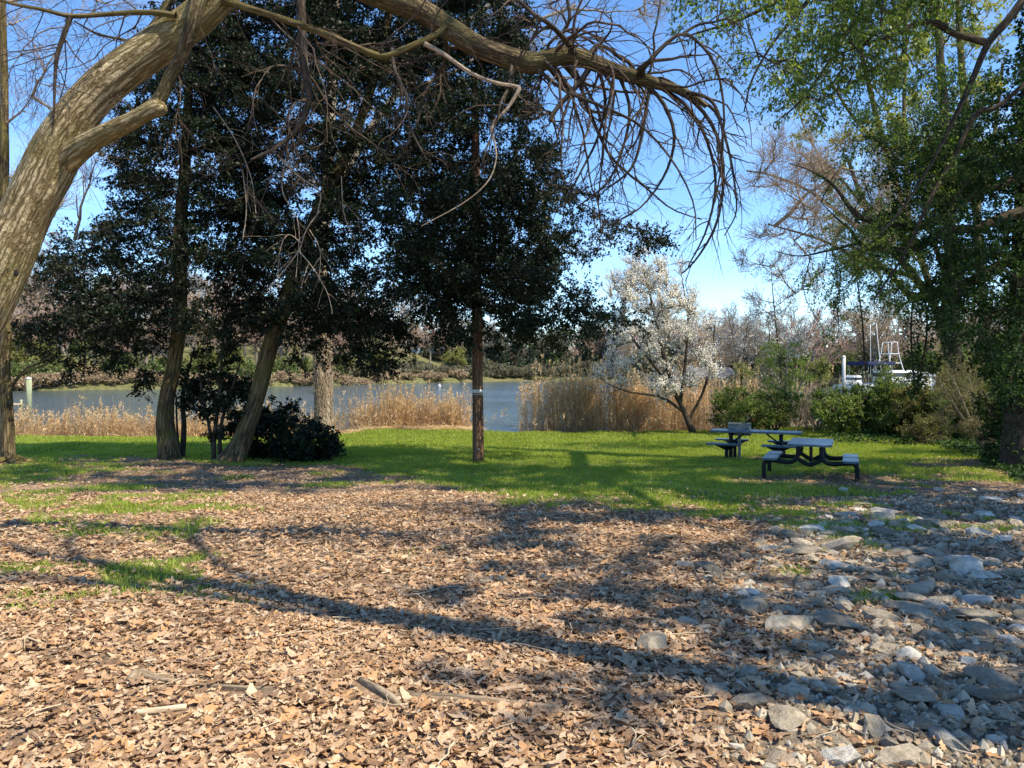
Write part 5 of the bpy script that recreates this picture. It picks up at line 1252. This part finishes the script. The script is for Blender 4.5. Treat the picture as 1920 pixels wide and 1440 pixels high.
M_FARBARK = bark_mat("far_bark", (.10, .085, .07), (.19, .165, .14), (.30, .27, .23), scale=3)
M_FARTWIG = [bark_mat("far_twig_"+n_, tuple(.6*v for v in c), c, tuple(1.3*v for v in c), scale=5, bump=0) for n_, c in (("tan", (.33, .25, .17)), ("pink", (.36, .24, .19)), ("grey", (.27, .235, .19)))]
M_FARLEAF = [leaf_mat("far_lime", [(.14, .17, .04), (.24, .25, .07), (.32, .29, .11)], transl=.3), leaf_mat("far_green", [(.06, .10, .025), (.11, .16, .04), (.18, .21, .06)], transl=.3)]
M_STRAWBUSH = leaf_mat("straw_bush", [(.22, .16, .09), (.34, .25, .15), (.44, .34, .22)], transl=.2)
M_GREYBUSH = leaf_mat("grey_bush", [(.07, .075, .04), (.13, .13, .07), (.21, .19, .11)], transl=.1)
FAR = {}
lab = {'bareL': ("bare tan tree on the wooded slope across the creek at left", "bare trees on the slope across the creek"), 'bareC': ("bare grey tree across the creek behind the mown far bank", "bare trees behind the far bank"),
       'bareR': ("tall bare tree behind the white blossoms across the water", "bare trees behind the blossoms"), 'pine': ("dark pine with a bare lower trunk on the mown far bank", "pines on the far bank"), 'leafL': ("yellow green budding tree across the creek", "budding trees across the creek")}
PR = {'bare': [proto_tree("far_tree", 15, 'bare', s, *lab['bareL']) for s in (0, 1, 2)], 'pine': [proto_tree("pine_tree", 13, 'pine', s, *lab['pine']) for s in (5, 6)], 'leaf': [proto_tree("budding_far_tree", 11, 'leaf', s, *lab['leafL']) for s in (8, 9)],
      'gbush': [far_bush("far_shrub", 3, M_FARLEAF[1], "green shrub on the far shore at left, at the water line", "green shrubs on the far shore")], 'sbush': [far_bush("straw_clump", 4, M_STRAWBUSH, "straw coloured scrub at the far water line", "straw scrub along the far shore", 5, 1.6)],
      'dbush': [far_bush("brown_shrub", 6, M_GREYBUSH, "brown leafless shrub on the far bank below the pines", "brown shrubs under the pines", 4.5, 2.8)]}
USED = set()
def far(kind, px, d, s, lb=None, grp=None):
    l = PR[kind]; o = l[rng.integers(len(l))]
    x = (px-960)/F*d; z = float(H(x, d)); rz = float(rng.uniform(0, 6.28))
    if o.name not in USED:
        USED.add(o.name); o.location = (x, d, z); o.rotation_euler = (0, 0, rz); o.scale = (s, s, s)
    else: o = copy_tree(o, (x, d, z), rz, s)
    if lb: o["label"] = lb
    if grp: o["group"] = grp
    return o
shoreF = lambda px, d0=150: (lambda d: d)(next(d for d in np.arange(85, 330, 1.0) if d > np.interp((px-960)/F*d, FS_X, FS_Y)+2))
for px in np.linspace(-60, 660, 26):
    f = shoreF(px)
    far('bare', px+rng.uniform(-12, 12), f+rng.uniform(6, 18), rng.uniform(.85, 1.2), *lab['bareL'])
    far('bare', px+rng.uniform(-15, 15), f+rng.uniform(22, 60), rng.uniform(1.1, 1.5), *lab['bareL'])
for px in np.linspace(-40, 640, 11): far('leaf', px+rng.uniform(-25, 25), shoreF(px)+rng.uniform(4, 12), rng.uniform(.45, .8))
for px in np.linspace(-30, 640, 16): far('gbush', px+rng.uniform(-12, 12), shoreF(px)+rng.uniform(2.5, 5), rng.uniform(.7, 1.4))
for px in np.linspace(-20, 860, 30): far('sbush', px+rng.uniform(-6, 6), shoreF(px)+rng.uniform(-1.5, 1.0), rng.uniform(.7, 1.2))
for px in np.linspace(650, 1400, 24):
    f = shoreF(px); far('bare', px+rng.uniform(-12, 12), f+rng.uniform(14, 60), rng.uniform(.7, 1.15), *(lab['bareC'] if px < 1150 else lab['bareR']))
    far('bare', px+rng.uniform(-12, 12), f+rng.uniform(60, 100), rng.uniform(1.1, 1.5), *(lab['bareC'] if px < 1150 else lab['bareR']))
for px in (880, 905, 925, 1035, 1130, 1150, 915, 938, 952, 975, 988, 1008, 1022, 1060, 1090, 1100, 1118): far('pine', px+rng.uniform(-4, 4), shoreF(px)+rng.uniform(14, 30), rng.uniform(.95, 1.35))
for px in (700, 720, 845, 860, 1042, 1075): far('leaf', px, shoreF(px)+rng.uniform(8, 20), rng.uniform(.5, .9))
for px in np.linspace(640, 1200, 34): far('dbush', px+rng.uniform(-8, 8), shoreF(px)+rng.uniform(5, 14), rng.uniform(.9, 1.6), "brown leafless shrub higher on the far bank", "brown shrubs on the far bank")
for px in np.linspace(-40, 640, 30): far('gbush' if rng.random() < .5 else 'sbush', px+rng.uniform(-8, 8), shoreF(px)+rng.uniform(5, 12), rng.uniform(.8, 1.5))
for px in np.linspace(820, 1200, 22): far('dbush', px+rng.uniform(-6, 6), shoreF(px)+rng.uniform(1, 4), rng.uniform(.7, 1.2))
for px in np.linspace(1330, 1980, 22):
    d_ = rng.uniform(135, 175); far('bare', px+rng.uniform(-10, 10), d_, rng.uniform(.9, 1.35), *lab['bareR'])
for px in np.linspace(1400, 1900, 9): far('leaf', px+rng.uniform(-20, 20), rng.uniform(128, 150), rng.uniform(.6, 1.0))
for px in np.linspace(640, 1980, 40): far('dbush', px+rng.uniform(-10, 10), shoreF(px)+rng.uniform(55, 90) if px < 1200 else rng.uniform(165, 210), rng.uniform(2.2, 3.6), "grey brown thicket far behind on the other shore", "thickets far behind the other shore")
for px in np.linspace(1180, 1980, 26): far('dbush', px+rng.uniform(-10, 10), rng.uniform(126, 150), rng.uniform(.9, 1.8), "brown leafless shrub along the far shore at right, behind the boats", "brown shrubs behind the boats")
for k_, l in PR.items():
    for o in l:
        if o.name not in USED:
            for c in list(o.children): bpy.data.objects.remove(c)
            bpy.data.objects.remove(o)

# ------------------------------------------------------------------ houses, boats, docks
M_WHITE = plain_mat("white_paint", (.72, .72, .70), .5, .06, 3)
M_HULL = plain_mat("white_gelcoat", (.78, .78, .77), .25, .03, 2)
M_GLASS = plain_mat("dark_glass", (.03, .04, .05), .12, .2, 1)
M_ROOF = plain_mat("grey_shingle", (.16, .155, .15), .85, .2, 3)
M_SIDE = plain_mat("pale_siding", (.46, .45, .42), .7, .1, 2)
M_BLUESIDE = plain_mat("pale_blue_siding", (.44, .52, .58), .7, .1, 2)
M_NAVY = plain_mat("navy_canvas", (.015, .02, .07), .7, .15, 5)
M_WOODP = bark_mat("treated_piling", (.14, .16, .09), (.27, .30, .18), (.38, .40, .26), scale=8, stretch=.05, bump=.4)
def house(px, d, w_, dp, hh, rz, wall, label, nwin):
    x = (px-960)/F*d; z = float(H(x, d)); t_ = thing("house", (x, d, z), label, "house"); M = xf((x, d, z-.3), rz)
    part("wall", MB().bm(slab(0, 0, hh/2, w_, dp, hh, M, 0, 0)), wall, t_, smooth=False)
    b = bmesh.new(); o_ = .5; c = [(-w_/2-o_, -dp/2-o_, hh+.01), (w_/2+o_, -dp/2-o_, hh+.01), (w_/2+o_, dp/2+o_, hh+.01), (-w_/2-o_, dp/2+o_, hh+.01), (-w_/2-o_, 0, hh+dp*.32), (w_/2+o_, 0, hh+dp*.32)]
    v = [b.verts.new(M @ Vector(p)) for p in c]
    for f in ((0, 1, 5, 4), (3, 4, 5, 2), (0, 4, 3), (1, 2, 5), (3, 2, 1, 0)): b.faces.new([v[i] for i in f])
    rf = part("roof", MB().bm(b), M_ROOF, t_, smooth=False)
    part("chimney", MB().bm(slab(w_*.22, dp*.12, hh+dp*.32, .8, .8, 1.8, M, 0, 0)), M_SIDE, rf, smooth=False)
    for i in range(nwin):
        xx = -w_/2+(i+.5)*w_/nwin
        wf = part("window", MB().bm(slab(xx, -dp/2-.04, hh*.55, 1.2, .1, 1.4, M, 0, 0)), M_WHITE, t_, smooth=False)
        part("pane", MB().bm(slab(xx, -dp/2-.10, hh*.55, 1.0, .04, 1.2, M, 0, 0)), M_GLASS, wf, smooth=False)
    part("door", MB().bm(slab(w_/2-.9 if nwin > 3 else 0.9, -dp/2-.05, 1.2, .95, .1, 2.1, M, 0, 0)), M_GLASS, t_, smooth=False)
house(1325, 158, 9.5, 7, 3.2, .15, M_SIDE, "pale grey house across the water behind the white blossoms", 3)
house(790, 252, 14, 8, 3.4, -.1, M_BLUESIDE, "pale blue long house on the far bank left of the pole", 6)
house(1135, 236, 10, 8, 3.4, .1, M_WHITE, "white house behind the pines on the far bank, right of the pole", 4)

def boat(px, d, ln, rz, label, canopy, tower, bs=1.5):
    x = (px-960)/F*d; t_ = thing("motor_boat", (x, d, WATER_Z), label, "boat"); M = xf((x, d, WATER_Z), rz) @ Matrix.Scale(bs, 4)
    b = bmesh.new(); st = []
    for u in np.linspace(0, 1, 9):
        bw = ln*.15*(1-max(0, u-.45)**2*3.0); bw = max(bw, .03); sh = .95+.55*u*u; kx = -ln/2+ln*u
        st.append([b.verts.new((kx, s*bw*f, zz)) for s, f, zz in ((-1, 1, sh), (-1, .86, .25), (0, .02, -.35+.25*u), (1, .86, .25), (1, 1, sh))])
    for i in range(8):
        for k in range(4): b.faces.new([st[i][k], st[i+1][k], st[i+1][k+1], st[i][k+1]])
        b.faces.new([st[i][4], st[i+1][4], st[i+1][0], st[i][0]])
    b.faces.new(st[0]); bmesh.ops.recalc_face_normals(b, faces=b.faces); bmesh.ops.transform(b, matrix=M, verts=b.verts)
    part("hull", MB().bm(b), M_HULL, t_, smooth=False)
    cb = part("cabin", MB().bm(slab(ln*.06, 0, 1.62, ln*.34, ln*.22, 1.1, M, .08, .25)), M_HULL, t_, smooth=False)
    part("windscreen", MB().bm(slab(ln*.06, 0, 1.78, ln*.345, ln*.225, .34, M, .02, .25)), M_GLASS, cb, smooth=False)
    m_ = MB()
    for s in (-1, 1):
        pipe(m_, [(ln*.05, s*ln*.12, 1.5), (ln*.25, s*ln*.10, 1.9), (ln*.42, s*ln*.04, 2.0)], .025, M, 10, 5)
        for u in (.12, .25, .38): pipe(m_, [(ln*u, s*ln*.09, 1.2), (ln*u, s*ln*.09, 1.55), (ln*u, s*ln*.09, 1.9)], .02, M, 4, 5)
    part("rail", m_, M_METAL, t_)
    if canopy:
        part("bimini", MB().bm(slab(-ln*.22, 0, 2.75, ln*.36, ln*.25, .34, M, .08, .2)), M_NAVY, t_, smooth=False)
        m_ = MB(); [pipe(m_, [(-ln*a_, s*ln*.11, 1), (-ln*a_, s*ln*.11, 1.8), (-ln*a_, s*ln*.11, 2.7)], .025, M, 5, 5) for a_ in (.08, .36) for s in (-1, 1)]; part("frame", m_, M_METAL, t_)
    if tower:
        m_ = MB()
        for s in (-1, 1):
            pipe(m_, [(.9, s*.7, 2.0), (.5, s*.55, 3.4), (.3, s*.5, 4.6)], .05, M, 8, 6); pipe(m_, [(-.9, s*.7, 2.0), (-.5, s*.55, 3.4), (-.3, s*.5, 4.6)], .05, M, 8, 6)
        for zz, h_ in ((2.8, .7), (3.6, .5), (4.6, .32)): pipe(m_, [(-h_, .5, zz), (h_, .5, zz), (h_, -.5, zz), (-h_, -.5, zz), (-h_, .5, zz)], .04, M, 24, 5)
        part("tower", m_, M_HULL, t_)
        m_ = MB(); pipe(m_, [(.4, 1.2, 1.5), (.8, 2.0, 4.0), (1.1, 2.6, 6.4)], .035, M, 6, 5); pipe(m_, [(-1.2, .9, 1.5), (-1.2, .95, 4), (-1.2, 1.0, 6.2)], .035, M, 6, 5); part("outrigger", m_, M_HULL, t_)
boat(1668, 100, 9.5, .35, "big white motor boat with a navy canopy and a tall tube tower, behind the shrubs", True, True)
boat(1596, 108, 7.5, .9, "smaller white motor boat left of the one with the navy canopy", False, False, 1.15)
boat(1722, 112, 8, -.5, "white motor boat right of the one with the tower, half hidden by vines", False, False, 1.2)
boat(528, 172, 9, 2.9, "white boat with a blue canopy on the far water behind the leaning holly trunk", True, False)
def piling(px, d, top, r, label, mat, name="piling", cat="piling", cap=True):
    x = (px-960)/F*d; t_ = thing(name, (x, d, WATER_Z), label, cat)
    m_ = MB(); tubes(m_, np.array([[x, d, WATER_Z-1.2], [x, d, WATER_Z+top*.5], [x, d, WATER_Z+top]]), np.array([r, r*.98, r*.95]), 12, cap=True); part("shaft", m_, mat, t_)
    if cap:
        m_ = MB(); tubes(m_, np.array([[x, d, WATER_Z+top+.004], [x, d, WATER_Z+top+.03], [x, d, WATER_Z+top+.16]]), np.array([r*1.08, r*1.06, r*.1]), 12, cap=True); part("cap", m_, M_WHITE, t_)
    return t_
piling(54, 63, 2.6, .22, "greenish wooden piling in the water at left beside the low dock", M_WOODP)
piling(761, 196, 2.6, .7, "left one of two white cylinders standing at the far shore", M_WHITE, "white_cylinder", "piling")
piling(772, 196, 2.5, .6, "right one of two white cylinders standing at the far shore", M_WHITE, "white_cylinder", "piling")
piling(1582, 88, 4.8, .2, "tall white post at the marina left of the boat with navy canopy", M_SIDE, "white_post", "post")
def dock(pts, w_, label):
    t_ = thing("dock", (*pts[0], WATER_Z), label, "dock"); a = np.array(pts[0]); b2 = np.array(pts[1]); L_ = np.linalg.norm(b2-a); an = math.atan2(*(b2-a)[::-1]); c = (a+b2)/2
    M = xf((c[0], c[1], WATER_Z), an); part("deck", MB().bm(slab(0, 0, .55, L_, w_, .12, M, .01, 0)), M_STICK, t_, smooth=False)
    for i in range(int(L_/3)+1):
        for s in (-1, 1):
            m_ = MB(); pipe(m_, [(-L_/2+.2+i*3, s*(w_/2+.1), -1), (-L_/2+.2+i*3, s*(w_/2+.1), 0), (-L_/2+.2+i*3, s*(w_/2+.1), .9)], .1, M, 5, 8); part("post", m_, M_WOODP, t_)
dock([(-52, 66), (-40.2, 62)], 1.4, "low pale wooden dock entering from the left edge over the water")
dock([(34, 80), (56, 92)], 1.6, "pale wooden dock before the moored boats at right")
b_ = bmesh.new(); bmesh.ops.create_uvsphere(b_, u_segments=12, v_segments=8, radius=.28); bx_ = (824-960)/F*150; bmesh.ops.translate(b_, vec=(bx_, 150, WATER_Z+.12), verts=b_.verts)
by = thing("buoy", (bx_, 150, WATER_Z), "small white buoy floating on the far water left of the pole", "buoy")
part("float", MB().bm(b_), M_WHITE, by)
m_ = MB(); tubes(m_, np.array([[bx_, 150, WATER_Z+.38], [bx_, 150, WATER_Z+.55], [bx_, 150, WATER_Z+.7]]), np.array([.05, .05, .04]), 6, cap=True); part("top_mark", m_, M_METAL, by)
